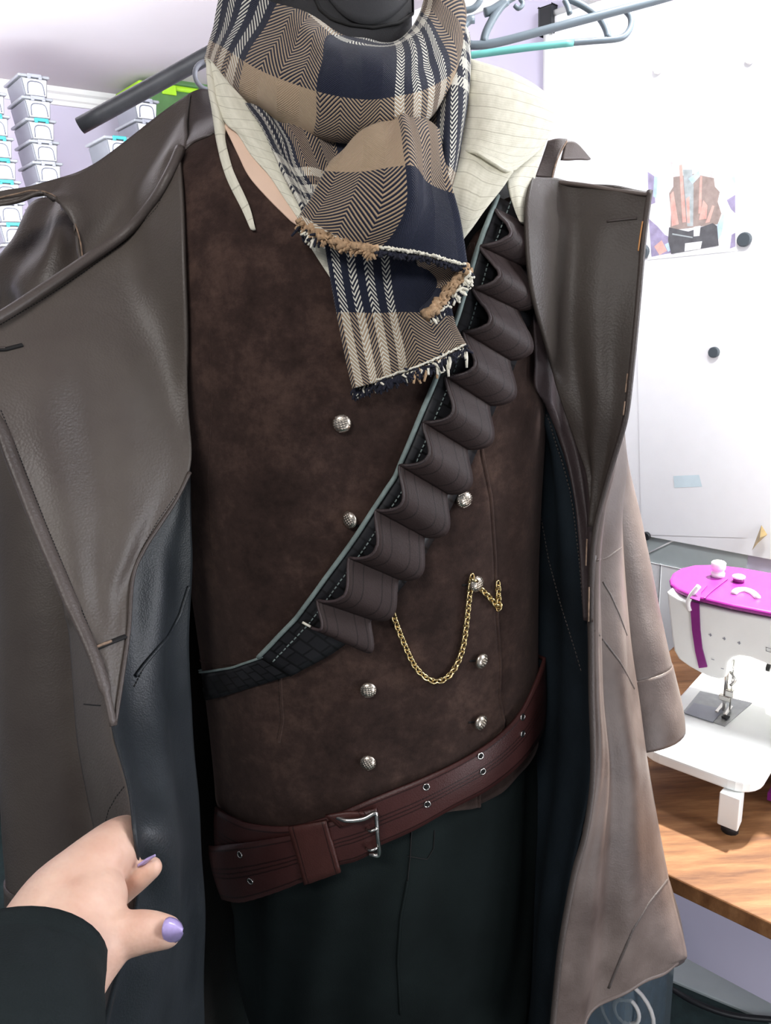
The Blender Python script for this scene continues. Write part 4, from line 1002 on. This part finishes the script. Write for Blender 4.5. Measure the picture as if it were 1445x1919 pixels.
# ================================================================== WATCH CHAIN
wc = thing('watch_chain', cast('vest', 886, 1085, .006)[0], 'gold chain looped from a waistcoat button into a pocket', 'chain')
cpx = [(733, 1140), (742, 1168), (758, 1208), (775, 1243), (795, 1265), (815, 1273), (835, 1266), (852, 1243), (864, 1210), (870, 1170), (874, 1130), (878, 1095), (880, 1080)]
cp2 = [(893, 1098), (906, 1110), (920, 1126), (934, 1139), (940, 1130), (943, 1110), (944, 1094)]
tl = bpy.data.meshes.new('link'); v, f = tubemesh([V((.0042 * math.cos(k * math.pi / 7), .0024 * math.sin(k * math.pi / 7), 0)) for k in range(14)], .00085, 6, True)
tl.from_pydata([tuple(q) for q in v], [], f); tl.materials.append(M['gold']); tl.polygons.foreach_set('use_smooth', [True] * len(tl.polygons))
for cpl, nn in ((cpx, 48), (cp2, 14)):
    pts = smoothpath([cast('vest', x, y, .004)[0] for x, y in cpl], nn)
    for i, p in enumerate(pts):
        t = (pts[min(i + 1, nn - 1)] - pts[max(i - 1, 0)]).normalized(); s = FW.cross(t).normalized(); u = t.cross(s); ang = R(35) if i % 2 else R(-35)
        y_ = s * math.cos(ang) + u * math.sin(ang); z_ = t.cross(y_)
        o = bpy.data.objects.new('link', tl); link(o, wc)
        o.matrix_basis = Matrix(((t.x, y_.x, z_.x, p.x), (t.y, y_.y, z_.y, p.y), (t.z, y_.z, z_.z, p.z), (0, 0, 0, 1)))
p, n = cast('vest', 880, 1082, .005)
tube('end_bar', [cast('vest', 876, 1080, .008)[0], cast('vest', 886, 1083, .009)[0]], .0016, M['gold'], wc, n=8)

# ================================================================== COAT
co = thing('long_coat', V((XC, .78, .5)), 'long worn brown leather coat held open over the dress form', 'coat')
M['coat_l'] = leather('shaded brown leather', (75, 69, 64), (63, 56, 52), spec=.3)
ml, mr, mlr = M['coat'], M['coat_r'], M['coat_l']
def wr(a, f1, f2, seed=0.):
    return lambda u, v: a * mnoise.noise(V((u * f1, v * f2, seed))) + .4 * a * mnoise.noise(V((u * f1 * 2.3, v * f2 * 2.1, seed + 9)))
grid('back_panel', [[torso(1.35 + (2 * math.pi - 2.7) * i / 40, .42 + 1.06 * j / 40, .018 + .06 * (1 - j / 40) + .008 * math.sin(i * .9) * (1 - j / 40)) for i in range(41)] for j in range(41)], M['coat_dark'], co, thick=.003)
lap = patch('lapel', [
    [(-70, 634, .555), (0, 600, .575), (78, 550, .60), (152, 500, .622), (236, 440, .645), (290, 382, .66), (338, 285, .678)],
    [(-60, 700, .55), (20, 660, .57), (95, 612, .59), (165, 565, .61), (240, 505, .632), (300, 450, .648), (343, 380, .664)],
    [(-20, 765, .545), (60, 735, .562), (120, 705, .578), (180, 675, .595), (245, 640, .615), (305, 590, .632), (348, 550, .645)],
    [(22, 870, .545), (85, 855, .556), (140, 840, .568), (195, 825, .583), (250, 805, .60), (308, 770, .616), (352, 750, .628)],
    [(74, 1000, .54), (120, 985, .548), (165, 968, .558), (208, 950, .57), (255, 930, .585), (308, 895, .60), (355, 880, .614)],
    [(108, 1080, .535), (140, 1068, .541), (172, 1056, .549), (205, 1042, .557), (238, 1025, .567), (268, 1005, .578), (298, 982, .59)],
    [(140, 1155, .53), (160, 1148, .535), (178, 1140, .54), (196, 1130, .546), (214, 1118, .553), (232, 1104, .56), (248, 1082, .568)],
    [(172, 1228, .524), (184, 1222, .528), (196, 1216, .531), (207, 1210, .535), (218, 1203, .539), (229, 1194, .543), (240, 1182, .548)],
    [(196, 1298, .519), (201, 1295, .521), (206, 1292, .522), (211, 1289, .524), (217, 1286, .526), (222, 1282, .528), (227, 1276, .53)],
    [(211, 1360, .514), (212, 1360, .514), (212.5, 1360, .514), (213, 1360, .514), (213.5, 1360, .515), (214, 1359, .515), (215, 1358, .516)]],
    ml, co, nu=60, nv=90, thick=.003, key='lapl', clear=.010,
    fold=lambda u, v: (.0050 * math.sin(13 * u - 1.2 + 1.5 * v) * min(1, 2.5 * v)) * max(0, 1 - v * 1.35) ** .8 * (u * (1 - u) * 4) ** .6 + (.002 * mnoise.noise(V((u * 4, v * 6, 3)))) * (1 - v) )
ltube('edge_piping', [(x, y, d - .004) for x, y, d in ((-70, 625, .555), (0, 594, .575), (78, 544, .60), (152, 494, .622), (236, 435, .645), (287, 378, .66), (318, 325, .67), (338, 280, .678))], .0062, M['edge'], co, n=12, s=60, flat=.7)
stitches('stitch_row', 'lapl', [(-20, 622), (0, 611), (78, 565), (152, 517), (240, 452), (297, 390), (340, 297)], .0006, M['thread'], co, 6, .0012)
tube('edge_piping', [W(x, y, d - .003) for x, y, d in ((-40, 745, .545), (0, 800, .546), (26, 868, .545), (78, 1000, .54), (112, 1080, .535), (144, 1155, .53), (176, 1228, .524), (199, 1298, .519), (213, 1360, .514))], [.0058] * 40 + [.0050] * 14 + [.003] * 6, M['edge'], co, n=12, smoothn=60, flat=.6)
stitches('stitch_row', 'lapl', [(2, 770), (38, 858), (92, 996), (126, 1077), (155, 1150), (185, 1226), (204, 1292)], .0006, M['thread'], co, 6, .0012)
stitches('stitch_row', 'lapl', [(346, 905), (296, 975), (262, 1032), (244, 1085), (236, 1180), (224, 1278), (213, 1345)], .0005, M['thread'], co, 6, .0012)
tube('edge_piping', [W(x, y, d - .002) for x, y, d in ((356, 885, .614), (330, 937, .603), (300, 983, .59), (270, 1030, .578), (249, 1082, .568), (241, 1182, .548), (228, 1276, .53), (215, 1358, .516))], .0016, M['coat_dark'], co, n=8, smoothn=60)
def bhole(key, pp, mat2='rawedge'):
    o = seam('buttonhole', key, pp, .0034, M['thread'], co, .0008, s=14, flat=.5)
    return seam('buttonhole_slit', key, [pp[0], pp[len(pp) // 2]], .0011, M[mat2], o, .0034, s=8)
bhole('lapl', [(-20, 657), (10, 656), (42, 648)], 'coat_dark'); bhole('lapl', [(176, 1216), (205, 1204), (233, 1193)])
seam('scuff', 'lapl', [(180, 992), (183, 1002), (184, 1010)], [.0008, .0022, .0024, .002, .0008], plain('scuffed tan', (176, 108, 66), .8), co, .0006, s=5, flat=.3)
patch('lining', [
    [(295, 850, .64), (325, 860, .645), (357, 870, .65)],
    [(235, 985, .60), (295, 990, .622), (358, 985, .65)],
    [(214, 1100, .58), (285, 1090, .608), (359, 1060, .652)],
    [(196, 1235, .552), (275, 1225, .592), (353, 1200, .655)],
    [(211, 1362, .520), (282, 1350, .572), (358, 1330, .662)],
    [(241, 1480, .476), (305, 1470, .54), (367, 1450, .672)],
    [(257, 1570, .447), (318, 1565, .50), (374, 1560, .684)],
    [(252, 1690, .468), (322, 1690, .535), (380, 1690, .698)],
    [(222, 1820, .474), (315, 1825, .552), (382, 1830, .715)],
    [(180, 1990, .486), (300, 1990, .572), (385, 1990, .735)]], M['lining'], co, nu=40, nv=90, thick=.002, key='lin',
    fold=lambda u, v: .006 * math.sin(9 * u + 3 * v + 2) * min(1, v * 2) * (u * (1 - u) * 4) + .003 * mnoise.noise(V((u * 4, v * 7, 5))))
seam('pocket_welt', 'lin', [(352, 1098), (335, 1150), (310, 1195), (275, 1238), (252, 1268)], .0016, M['lining'], co, .0018, s=40)
stitches('stitch_row', 'lin', [(348, 1115), (330, 1162), (305, 1206), (270, 1248), (248, 1290)], .0006, M['thread'], co, 6, .0012)
patch('front_panel', [
    [(100, 570, .72), (160, 545, .70), (225, 515, .69), (290, 470, .69)],
    [(108, 850, .70), (160, 850, .665), (225, 850, .648), (300, 850, .645)],
    [(118, 1105, .60), (150, 1110, .592), (190, 1120, .585), (235, 1120, .575)],
    [(132, 1185, .60), (160, 1190, .575), (185, 1225, .55), (212, 1260, .543)],
    [(140, 1290, .60), (165, 1295, .565), (190, 1320, .54), (211, 1361, .524)],
    [(148, 1390, .595), (175, 1400, .555), (200, 1410, .525), (224, 1420, .506)],
    [(166, 1490, .59), (190, 1490, .545), (215, 1490, .512), (242, 1480, .490)],
    [(186, 1590, .585), (208, 1590, .54), (235, 1580, .50), (257, 1571, .472)],
    [(196, 1690, .59), (215, 1690, .54), (240, 1690, .50), (252, 1690, .470)],
    [(170, 1830, .60), (190, 1830, .55), (205, 1830, .51), (222, 1822, .478)],
    [(110, 1990, .62), (140, 1990, .57), (160, 1990, .53), (180, 1990, .49)]], ml, co, nu=24, nv=70, thick=.003, key='fpl')
seam('panel_seam', 'fpl', [(160, 1319), (178, 1321), (193, 1322)], .0011, M['thread'], co, .0006, s=12)
stitches('stitch_row', 'fpl', [(237, 1473), (222, 1492), (208, 1516), (200, 1545)], .0009, M['thread'], co, 6, .001)
def sleeve(name, cl, mat, n=36, m=80, fold=None, key=None, side=None):
    c = [W(*p[:3]) for p in cl]; C_ = smoothpath(c, m)
    rs = [x.x for x in resample([V((p[3], 0, 0)) for p in cl], m)]
    vs, fs = tubemesh(C_, rs, n, caps=False, upv=-FW)
    if fold:
        q = []
        for i, v in enumerate(vs):
            j, k = divmod(i, n); d = (v - C_[j]); q.append(C_[j] + d * (1 + fold(k / n, j / (m - 1))))
        vs = q
    if key: BV[key] = BVHTree.FromPolygons([tuple(v) for v in vs], fs)
    return obj(name, vs, fs, mat, co, thick=.003, off=-1)
sl_ = sleeve('sleeve', [(210, 470, .79, .035), (150, 520, .775, .05), (112, 590, .765, .058), (104, 680, .757, .059), (106, 860, .75, .057), (110, 1050, .745, .057), (113, 1250, .745, .0585), (118, 1450, .745, .0575), (126, 1640, .745, .0555)], ml,
    fold=lambda a, v: .05 * math.sin(2 * math.pi * a * 2 + 30 * v) * math.exp(-((v - .1) / .12) ** 2) + .025 * mnoise.noise(V((math.cos(6.28 * a) * 1.5, math.sin(6.28 * a) * 1.5, v * 9))), key='sll')
sleeve('cuff', [(126, 1628, .745, .0575), (129, 1680, .745, .0575), (133, 1740, .745, .058), (136, 1800, .745, .058)], ml, m=20, key='cfl')
seam('cuff_piping', 'cfl', [(21, 1620), (45, 1634), (72, 1643), (100, 1645), (140, 1640), (180, 1626)], .0012, M['rawedge'], co, .0012, s=30)
patch('shoulder_fold', [   # sleeve head bulging out under the open collar
    [(40, 430, .735), (80, 375, .725), (105, 368, .72), (140, 400, .71), (170, 440, .70)],
    [(10, 490, .72), (60, 450, .70), (100, 450, .685), (140, 470, .685), (175, 500, .68)],
    [(0, 540, .715), (30, 525, .685), (80, 540, .675), (130, 530, .672), (180, 540, .67)],
    [(-8, 600, .715), (40, 580, .70), (75, 570, .672), (125, 570, .67), (180, 580, .67)],
    [(-8, 700, .72), (40, 690, .705), (80, 680, .69), (130, 680, .68), (180, 680, .675)]], ml, co, nu=40, nv=40, thick=.003, fold=lambda u, v: .005 * math.sin(11 * u + 6 * v) + .003 * mnoise.noise(V((u * 5, v * 5, 2))))
patch('collar', [
    [(-70, 378, .635), (0, 361, .645), (60, 349, .652), (120, 334, .66), (170, 314, .668), (225, 275, .68), (290, 224, .692), (357, 177, .70)],
    [(-70, 384, .633), (10, 368, .643), (70, 357, .648), (132, 368, .648), (180, 380, .652), (238, 340, .662), (305, 290, .675), (355, 215, .688)],
    [(-70, 390, .632), (20, 374, .642), (76, 361, .645), (130, 395, .64), (172, 440, .643), (240, 395, .652), (300, 335, .665), (350, 250, .682)],
    [(-70, 396, .632), (28, 376, .642), (94, 363, .643), (138, 415, .638), (156, 494, .632), (236, 442, .648), (290, 382, .662), (340, 288, .68)]],
    ml, co, nu=70, nv=30, thick=.003, key='col', clear=.012, fold=lambda u, v: .003 * math.sin(14 * u + 3 * v) * (v * (1 - v) * 4) + .002 * mnoise.noise(V((u * 6, v * 3, 8))))
tube('raw_edge', [W(x, y, d - .001) for x, y, d in ((-70, 386, .632), (28, 364, .642), (60, 357, .645), (94, 363, .643), (120, 385, .641), (140, 418, .638), (151, 455, .634), (156, 494, .632))], .0007, M['rawedge'], co, n=6, smoothn=50)
patch('collar_underside', [
    [(-70, 384, .636), (0, 368, .646), (40, 361, .649), (70, 360, .650), (94, 364, .648)],
    [(-70, 398, .65), (0, 378, .66), (40, 372, .662), (70, 368, .66), (96, 366, .652)]], M['coat_dark'], co, nu=24, nv=6, thick=.001)
patch('yoke', [
    [(330, 195, .715), (357, 176, .705), (375, 168, .715), (396, 170, .735)],
    [(336, 230, .705), (350, 215, .69), (374, 212, .695), (402, 215, .72)],
    [(332, 270, .695), (345, 255, .682), (370, 248, .685), (405, 246, .70)],
    [(330, 310, .69), (339, 292, .68), (362, 268, .682), (398, 252, .69)]], M['coat_dark'], co, nu=24, nv=24, thick=.002, clear=.005)
# right hand side of the coat
patch('lapel', [
    [(996, 332, .685), (1040, 336, .672), (1090, 342, .660), (1150, 351, .648), (1217, 361, .635)],
    [(986, 380, .685), (1035, 386, .670), (1090, 392, .657), (1150, 396, .645), (1213, 401, .632)],
    [(985, 430, .685), (1035, 432, .668), (1090, 434, .655), (1145, 436, .643), (1206, 440, .632)],
    [(995, 540, .685), (1040, 545, .668), (1090, 550, .655), (1140, 556, .645), (1195, 565, .632)],
    [(1022, 650, .682), (1060, 655, .67), (1100, 660, .657), (1140, 668, .648), (1184, 680, .635)],
    [(1052, 750, .680), (1080, 755, .67), (1110, 760, .661), (1140, 768, .65), (1172, 780, .64)],
    [(1080, 830, .678), (1098, 835, .67), (1116, 840, .664), (1134, 846, .656), (1152, 852, .648)],
    [(1100, 890, .676), (1109, 896, .672), (1118, 900, .667), (1126, 905, .662), (1136, 908, .656)],
    [(1110, 985, .674), (1111, 986, .672), (1112, 987, .67), (1114, 988, .669), (1116, 990, .667)]], mlr, co, nu=44, nv=80, thick=.003, key='lapr', clear=.032, fold=lambda u, v: .003 * math.sin(10 * u + 3 * v) * (u * (1 - u) * 4) + .002 * mnoise.noise(V((u * 4, v * 5, 1))))
RE = [(1218, 358, .634), (1207, 440, .631), (1196, 565, .631), (1185, 680, .634), (1173, 780, .639), (1153, 852, .647), (1136, 910, .655), (1117, 985, .664), (1109, 1060, .672), (1107, 1165, .678)]
tube('edge_piping', [W(x, y, d - .001) for x, y, d in RE], .0026, M['coat_dark'], co, n=8, smoothn=70)
tube('edge_piping', [W(x, y, d - .002) for x, y, d in ((1000, 336, .684), (1050, 342, .67), (1100, 348, .66), (1150, 356, .648), (1214, 365, .636))], .0034, mr, co, n=8, smoothn=30, flat=.6)
tube('raw_edge', [W(x, y, d - .004) for x, y, d in ((1204, 415, .631), (1200, 440, .631), (1196, 470, .631))], .0006, plain('worn orange edge', (186, 130, 76), .85), co, n=6, smoothn=14)
for pp in (((1176, 700), (1172, 735)), ((1171, 752), (1168, 778))):
    tube('raw_edge', [W(x, y, .634) for x, y in pp], .0006, M['rawedge'], co, n=6)
stitches('raw_edge_stitch', 'lapr', [(1003, 346), (1050, 351), (1100, 357), (1150, 363), (1205, 372)], .0005, M['thread'], co, 6, .001)
seam('buttonhole', 'lapr', [(1138, 416), (1165, 413), (1194, 410)], .0026, M['coat_dark'], co, .0008, s=14, flat=.5)
patch('facing', [
    [(990, 500, .715), (1030, 600, .71), (1080, 700, .70)],
    [(1002, 640, .712), (1045, 700, .705), (1100, 780, .692)],
    [(1003, 722, .708), (1050, 770, .70), (1120, 850, .685)],
    [(1020, 752, .706), (1065, 820, .698), (1128, 910, .682)],
    [(1046, 815, .704), (1080, 880, .696), (1118, 960, .680)],
    [(1072, 905, .70), (1090, 950, .694), (1112, 1010, .682)],
    [(1084, 975, .698), (1096, 1010, .692), (1110, 1070, .684)],
    [(1093, 1070, .696), (1100, 1090, .691), (1107, 1120, .687)],
    [(1100, 1160, .694), (1102, 1165, .692), (1105, 1175, .69)]], M['facing'], co, nu=26, nv=70, thick=.002, clear=.006, key='fac', fold=lambda u, v: .005 * math.sin(8 * u) * (u * (1 - u) * 4))
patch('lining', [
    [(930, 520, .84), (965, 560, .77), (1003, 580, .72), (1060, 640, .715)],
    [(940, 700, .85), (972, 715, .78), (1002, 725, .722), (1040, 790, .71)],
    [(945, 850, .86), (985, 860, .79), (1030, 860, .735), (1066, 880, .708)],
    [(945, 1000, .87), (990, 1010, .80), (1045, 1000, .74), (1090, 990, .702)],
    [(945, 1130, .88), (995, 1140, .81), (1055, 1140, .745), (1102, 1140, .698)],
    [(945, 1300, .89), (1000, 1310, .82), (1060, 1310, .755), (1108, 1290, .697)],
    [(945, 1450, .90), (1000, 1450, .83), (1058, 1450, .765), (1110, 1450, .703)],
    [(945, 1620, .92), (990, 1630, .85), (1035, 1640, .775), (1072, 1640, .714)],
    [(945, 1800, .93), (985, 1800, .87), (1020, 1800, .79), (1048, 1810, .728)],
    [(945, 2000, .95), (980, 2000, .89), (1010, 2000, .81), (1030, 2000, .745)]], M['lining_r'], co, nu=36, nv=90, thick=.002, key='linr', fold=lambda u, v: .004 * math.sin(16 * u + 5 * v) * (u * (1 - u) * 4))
stitches('lining_seam', 'linr', [(1006, 735), (1030, 790), (1055, 860), (1072, 920), (1080, 975), (1090, 1060), (1097, 1150)], .0006, M['edge'], co, 7, .002)
stitches('lining_seam', 'linr', [(1003, 850), (1012, 950), (1030, 1050), (1055, 1140), (1080, 1220), (1092, 1260)], .0005, M['edge'], co, 7, .0012)
fpo = patch('front_panel', [
    [(1010, 374, .71), (1060, 377, .70), (1100, 380, .73), (1120, 385, .79)],
    [(1040, 600, .705), (1090, 600, .70), (1125, 600, .735), (1145, 600, .80)],
    [(1095, 745, .695), (1120, 752, .695), (1140, 758, .735), (1155, 765, .80)],
    [(1150, 840, .66), (1156, 845, .69), (1163, 850, .74), (1172, 858, .80)],
    [(1122, 955, .668), (1138, 955, .685), (1152, 955, .725), (1164, 960, .79)],
    [(1109, 1060, .676), (1130, 1060, .69), (1150, 1060, .725), (1168, 1060, .79)],
    [(1107, 1180, .683), (1130, 1180, .694), (1155, 1190, .725), (1180, 1200, .79)],
    [(1109, 1300, .69), (1135, 1310, .70), (1165, 1320, .73), (1196, 1320, .79)],
    [(1112, 1450, .70), (1145, 1450, .712), (1180, 1450, .74), (1216, 1450, .79)],
    [(1076, 1640, .712), (1130, 1640, .722), (1190, 1640, .755), (1250, 1640, .80)],
    [(1052, 1770, .724), (1120, 1760, .737), (1195, 1750, .765), (1284, 1780, .81)],
    [(1040, 1880, .735), (1112, 1860, .748), (1190, 1812, .775), (1277, 1794, .81)],
    [(1026, 1995, .745), (1100, 1930, .752), (1190, 1842, .78), (1268, 1803, .81)]], mr, co, nu=40, nv=100, thick=.003, key='fpr',
    fold=lambda u, v: (.009 * math.sin(7.5 * u + 1.5) + .003 * math.sin(19 * u + 3 * v)) * (u * (1 - u) * 4) * min(1, v * 2.2) + .002 * mnoise.noise(V((u * 5, v * 8, 4))))
tube('edge_piping', [W(x, y, d - .001) for x, y, d in ((1112, 1040, .675), (1107, 1120, .681), (1108, 1200, .684), (1109, 1300, .69), (1112, 1450, .70), (1098, 1560, .706), (1076, 1640, .712), (1052, 1770, .724), (1040, 1880, .735), (1030, 1990, .745))], .0032, M['edge'], co, n=8, smoothn=80)
for pp in (((1100, 1010), (1098, 1060)), ((1104, 1100), (1103, 1165))):
    tube('raw_edge', [W(x, y, .670) for x, y in pp], .0007, M['rawedge'], co, n=6)
tube('hem_piping', [v.co.copy() for v in fpo.data.vertices[-40:]], .0028, M['coat_r'], co, n=8)
seam('panel_seam', 'fpr', [(1112, 1050), (1135, 1046), (1162, 1026)], .0013, M['coat_r'], co, .001, s=16)
seam('pocket_welt', 'fpr', [(1128, 1090), (1143, 1115), (1158, 1150), (1172, 1190)], .0012, M['edge'], co, .001, s=20)
seam('pocket_welt', 'fpr', [(1113, 1180), (1138, 1210), (1160, 1240), (1186, 1290)], .0013, M['edge'], co, .001, s=20)
seam('crease_shadow', 'fpr', [(1249, 1648), (1215, 1690), (1185, 1740), (1160, 1800), (1140, 1850)], .0022, M['edge'], co, .0002, s=30)  # shadow of the crease laid in as a darker strip
patch('hem_fold', [
    [(1249, 1645, .802), (1252, 1648, .812), (1254, 1652, .825)],
    [(1258, 1720, .805), (1268, 1720, .818), (1274, 1722, .83)],
    [(1262, 1790, .81), (1277, 1785, .82), (1284, 1786, .835)],
    [(1264, 1812, .812), (1272, 1808, .822), (1281, 1802, .835)]], M['coat_dark'], co, nu=12, nv=30, thick=.002)
sleeve('sleeve', [(1040, 400, .80, .045), (1062, 560, .80, .05), (1074, 720, .815, .051), (1090, 880, .83, .051), (1118, 1000, .84, .051), (1142, 1120, .845, .051), (1168, 1235, .845, .051), (1174, 1262, .845, .0508)], mr,
    fold=lambda a, v: .03 * mnoise.noise(V((math.cos(6.28 * a) * 1.5, math.sin(6.28 * a) * 1.5, v * 8))), key='slr')
sleeve('cuff', [(1173, 1256, .845, .0511), (1178, 1280, .845, .0518), (1186, 1320, .845, .0525), (1193, 1355, .845, .0525), (1196, 1372, .846, .051)], mr, m=24, key='cfr')
seam('cuff_piping', 'cfr', [(1184, 1281), (1210, 1270), (1232, 1256), (1251, 1236)], .0014, M['coat_r'], co, .0012, s=24)
patch('collar', [
    [(1027, 266, .715), (1045, 262, .712), (1063, 263, .712)],
    [(1016, 300, .705), (1035, 300, .70), (1047, 292, .70)],
    [(1003, 334, .69), (1022, 336, .688), (1036, 338, .686)]], mr, co, nu=14, nv=20, thick=.003)
patch('collar_tab', [
    [(1060, 265, .712), (1072, 266, .715), (1084, 274, .72), (1105, 298, .73)],
    [(1052, 299, .706), (1068, 300, .712), (1085, 299, .72), (1104, 300, .73)]], M['coat_r'], co, nu=16, nv=10, thick=.003)
tube('raw_edge', [W(x, y, d) for x, y, d in ((1062, 265, .71), (1048, 290, .70), (1038, 318, .69), (1034, 338, .685))], .0009, M['rawedge'], co, n=6, smoothn=16)

# ================================================================== PERSON (hand and sleeve)
pe = thing('person', W(120, 1720, .41), 'hand with lilac nails in a black sleeve holding the coat open', 'person')
chains = [
    [(40, 1850, .385, .026), (95, 1775, .400, .0265), (140, 1720, .415, .026), (165, 1690, .425, .022)],
    [(70, 1760, .40, .024), (110, 1690, .418, .021), (160, 1640, .435, .0185), (190, 1612, .445, .0155), (217, 1586, .460, .0122), (237, 1566, .488, .0102), (249, 1557, .53, .0092), (257, 1554, .565, .0085)],
    [(120, 1720, .43, .018), (168, 1682, .446, .0145), (214, 1677, .455, .0096), (241, 1659, .454, .0086), (265, 1641, .453, .0078), (284, 1626, .453, .0066)],
    [(110, 1760, .40, .024), (150, 1775, .402, .0225), (200, 1758, .408, .0165), (222, 1752, .411, .0142), (245, 1750, .413, .0126), (270, 1746, .416, .0118), (296, 1746, .419, .0106), (312, 1747, .421, .0088)],
    [(110, 1830, .39, .026), (150, 1800, .398, .0205), (195, 1775, .406, .0145)],
    [(165, 1680, .43, .016), (192, 1700, .424, .012), (205, 1718, .418, .0105)],
    [(120, 1740, .445, .016), (165, 1715, .468, .0125), (205, 1715, .482, .009), (228, 1700, .488, .0085), (240, 1684, .49, .007)],
    [(110, 1770, .44, .016), (150, 1755, .466, .0115), (190, 1755, .478, .0085), (215, 1745, .486, .0078), (228, 1730, .488, .0066)]]
def blobmesh(name, chains, voxel, mat, parent, iters=6):
    bm = bmesh.new()
    for c in chains:
        p = smoothpath([W(*q[:3]) for q in c], 40); r = [x.x for x in resample([V((q[3], 0, 0)) for q in c], 40)]
        for a, b in zip(p, r): bmesh.ops.create_icosphere(bm, subdivisions=3, radius=b, matrix=Matrix.Translation(a))
    me = bpy.data.meshes.new(name + '_raw'); bm.to_mesh(me); bm.free()
    o = bpy.data.objects.new(name + '_raw', me); COL.objects.link(o)
    m = o.modifiers.new('r', 'REMESH'); m.mode = 'VOXEL'; m.voxel_size = voxel
    s = o.modifiers.new('s', 'SMOOTH'); s.factor = .5; s.iterations = iters
    dg = bpy.context.evaluated_depsgraph_get(); e = o.evaluated_get(dg); nm = bpy.data.meshes.new_from_object(e)
    bpy.data.objects.remove(o); nm.name = name; nm.materials.clear(); nm.materials.append(mat)
    nm.polygons.foreach_set('use_smooth', [True] * len(nm.polygons))
    o = bpy.data.objects.new(name, nm); link(o, parent)
    BV[name] = BVHTree.FromPolygons([tuple(v.co) for v in nm.vertices], [tuple(p.vertices) for p in nm.polygons]); return o
hand = blobmesh('hand', chains, .0016, M['skin'], pe)
P = []
for j in range(13):
    v = j / 12; xl = 303 + 39 * v; row = []
    hw = 24 * math.sqrt(max(.02, 1 - max(0, (v - .30) / .71) ** 2.2)) * (.86 + .14 * min(1, v * 4))
    for i in range(13):
        u = i / 12 * 2 - 1; x = xl + 2.5 * u * u * (v < .5) * (1 - 2 * v) * 3; y = 1744 + hw * u
        row.append(W(x, y, .4085 + .0035 * v * 0 + .006 * u * u + .004 * v))
    P.append(row)
grid('fingernail', P, M['nail'], hand, thick=.0012)
P = []
for j in range(9):
    v = j / 8; c0_ = (258 + 33 * v, 1623 - 20 * v)
    row = [W(c0_[0] - 1.5 * u_, c0_[1] + (9 - 6 * abs(v - .4)) * u_ * (.3 + .7 * math.sin(math.pi * min(.92, max(.1, v)))), (.4475) + .004 * u_ * (1 - u_)) for u_ in [k / 6 - .35 for k in range(7)]]
    P.append(row)
grid('fingernail', P, M['nail'], hand, thick=.0012)
cl = [(-60, 2500, .25, .055), (-20, 2150, .30, .051), (2, 1980, .335, .047), (24, 1875, .368, .0440), (44, 1808, .386, .0425)]
C_ = smoothpath([W(*p[:3]) for p in cl], 50); rs = [x.x for x in resample([V((p[3], 0, 0)) for p in cl], 50)]
vs, fs = tubemesh(C_, rs, 40, caps=False, upv=UP)
nvs = []
for i, v in enumerate(vs):
    j, k = divmod(i, 40); d = v - C_[j]; nvs.append(C_[j] + d * (1 + .05 * mnoise.noise(v * 22)))
slv = obj('sleeve', nvs, fs, M['knit'], pe, thick=.003, off=-1)
# ================================================================== LIGHT
w = bpy.data.worlds.new('world'); SC.world = w; w.use_nodes = True
w.node_tree.nodes['Background'].inputs[0].default_value = (.86, .90, 1, 1); w.node_tree.nodes['Background'].inputs[1].default_value = .30
def area(name, loc, target, size, power, col=(1, 1, 1), sy=None):
    l = bpy.data.lights.new(name, 'AREA'); l.energy = power; l.color = col; l.size = size
    if sy: l.shape = 'RECTANGLE'; l.size_y = sy
    o = bpy.data.objects.new(name, l); COL.objects.link(o); o.location = loc; o.rotation_euler = (V(target) - V(loc)).to_track_quat('-Z', 'Y').to_euler(); return o
area('ceiling_lamp', (-.35, -.25, 2.2), (-.1, .7, 1.3), .5, 20, (1, .97, .94))
area('right_fill', (1.75, .35, 1.75), (1.0, 1.6, 1.15), .8, 38, (.95, .98, 1), .8)  # unseen fill added to light the board and the coat's right side
area('board_lamp', tuple(rw(1330, 500) + RW_N * .55 + V((.25, -.2, .75))), tuple(rw(1330, 700)), .3, 72, (.97, .98, 1))
area('low_fill', (.75, -.1, .75), (1.0, 1.0, .45), .5, 7, (.95, .95, 1))  # unseen fill added to lift the panel under the table
area('back_room_fill', (-.9, 1.4, 1.75), (-1.0, 2.3, 1.93), .9, 32, (.97, .97, 1))  # unseen fill added to brighten the ceiling and back wall
s_ = bpy.data.lights.new('desk_spot', 'SPOT'); s_.energy = 420; s_.color = (1, .93, .82); s_.spot_size = R(34); s_.shadow_soft_size = .03; s_.spot_blend = .3
so = bpy.data.objects.new('desk_spot', s_); COL.objects.link(so); so.location = V((O.x, O.y, 2.1)) + MX * .12 + MY * .5; so.rotation_euler = (V(G(1340, 1640, TZ)) - V(so.location)).to_track_quat('-Z', 'Y').to_euler()
SC.view_settings.view_transform = 'Standard'; SC.view_settings.look = 'None'; SC.view_settings.exposure = 0.0
SC.cycles.use_denoising = True; SC.cycles.max_bounces = 6
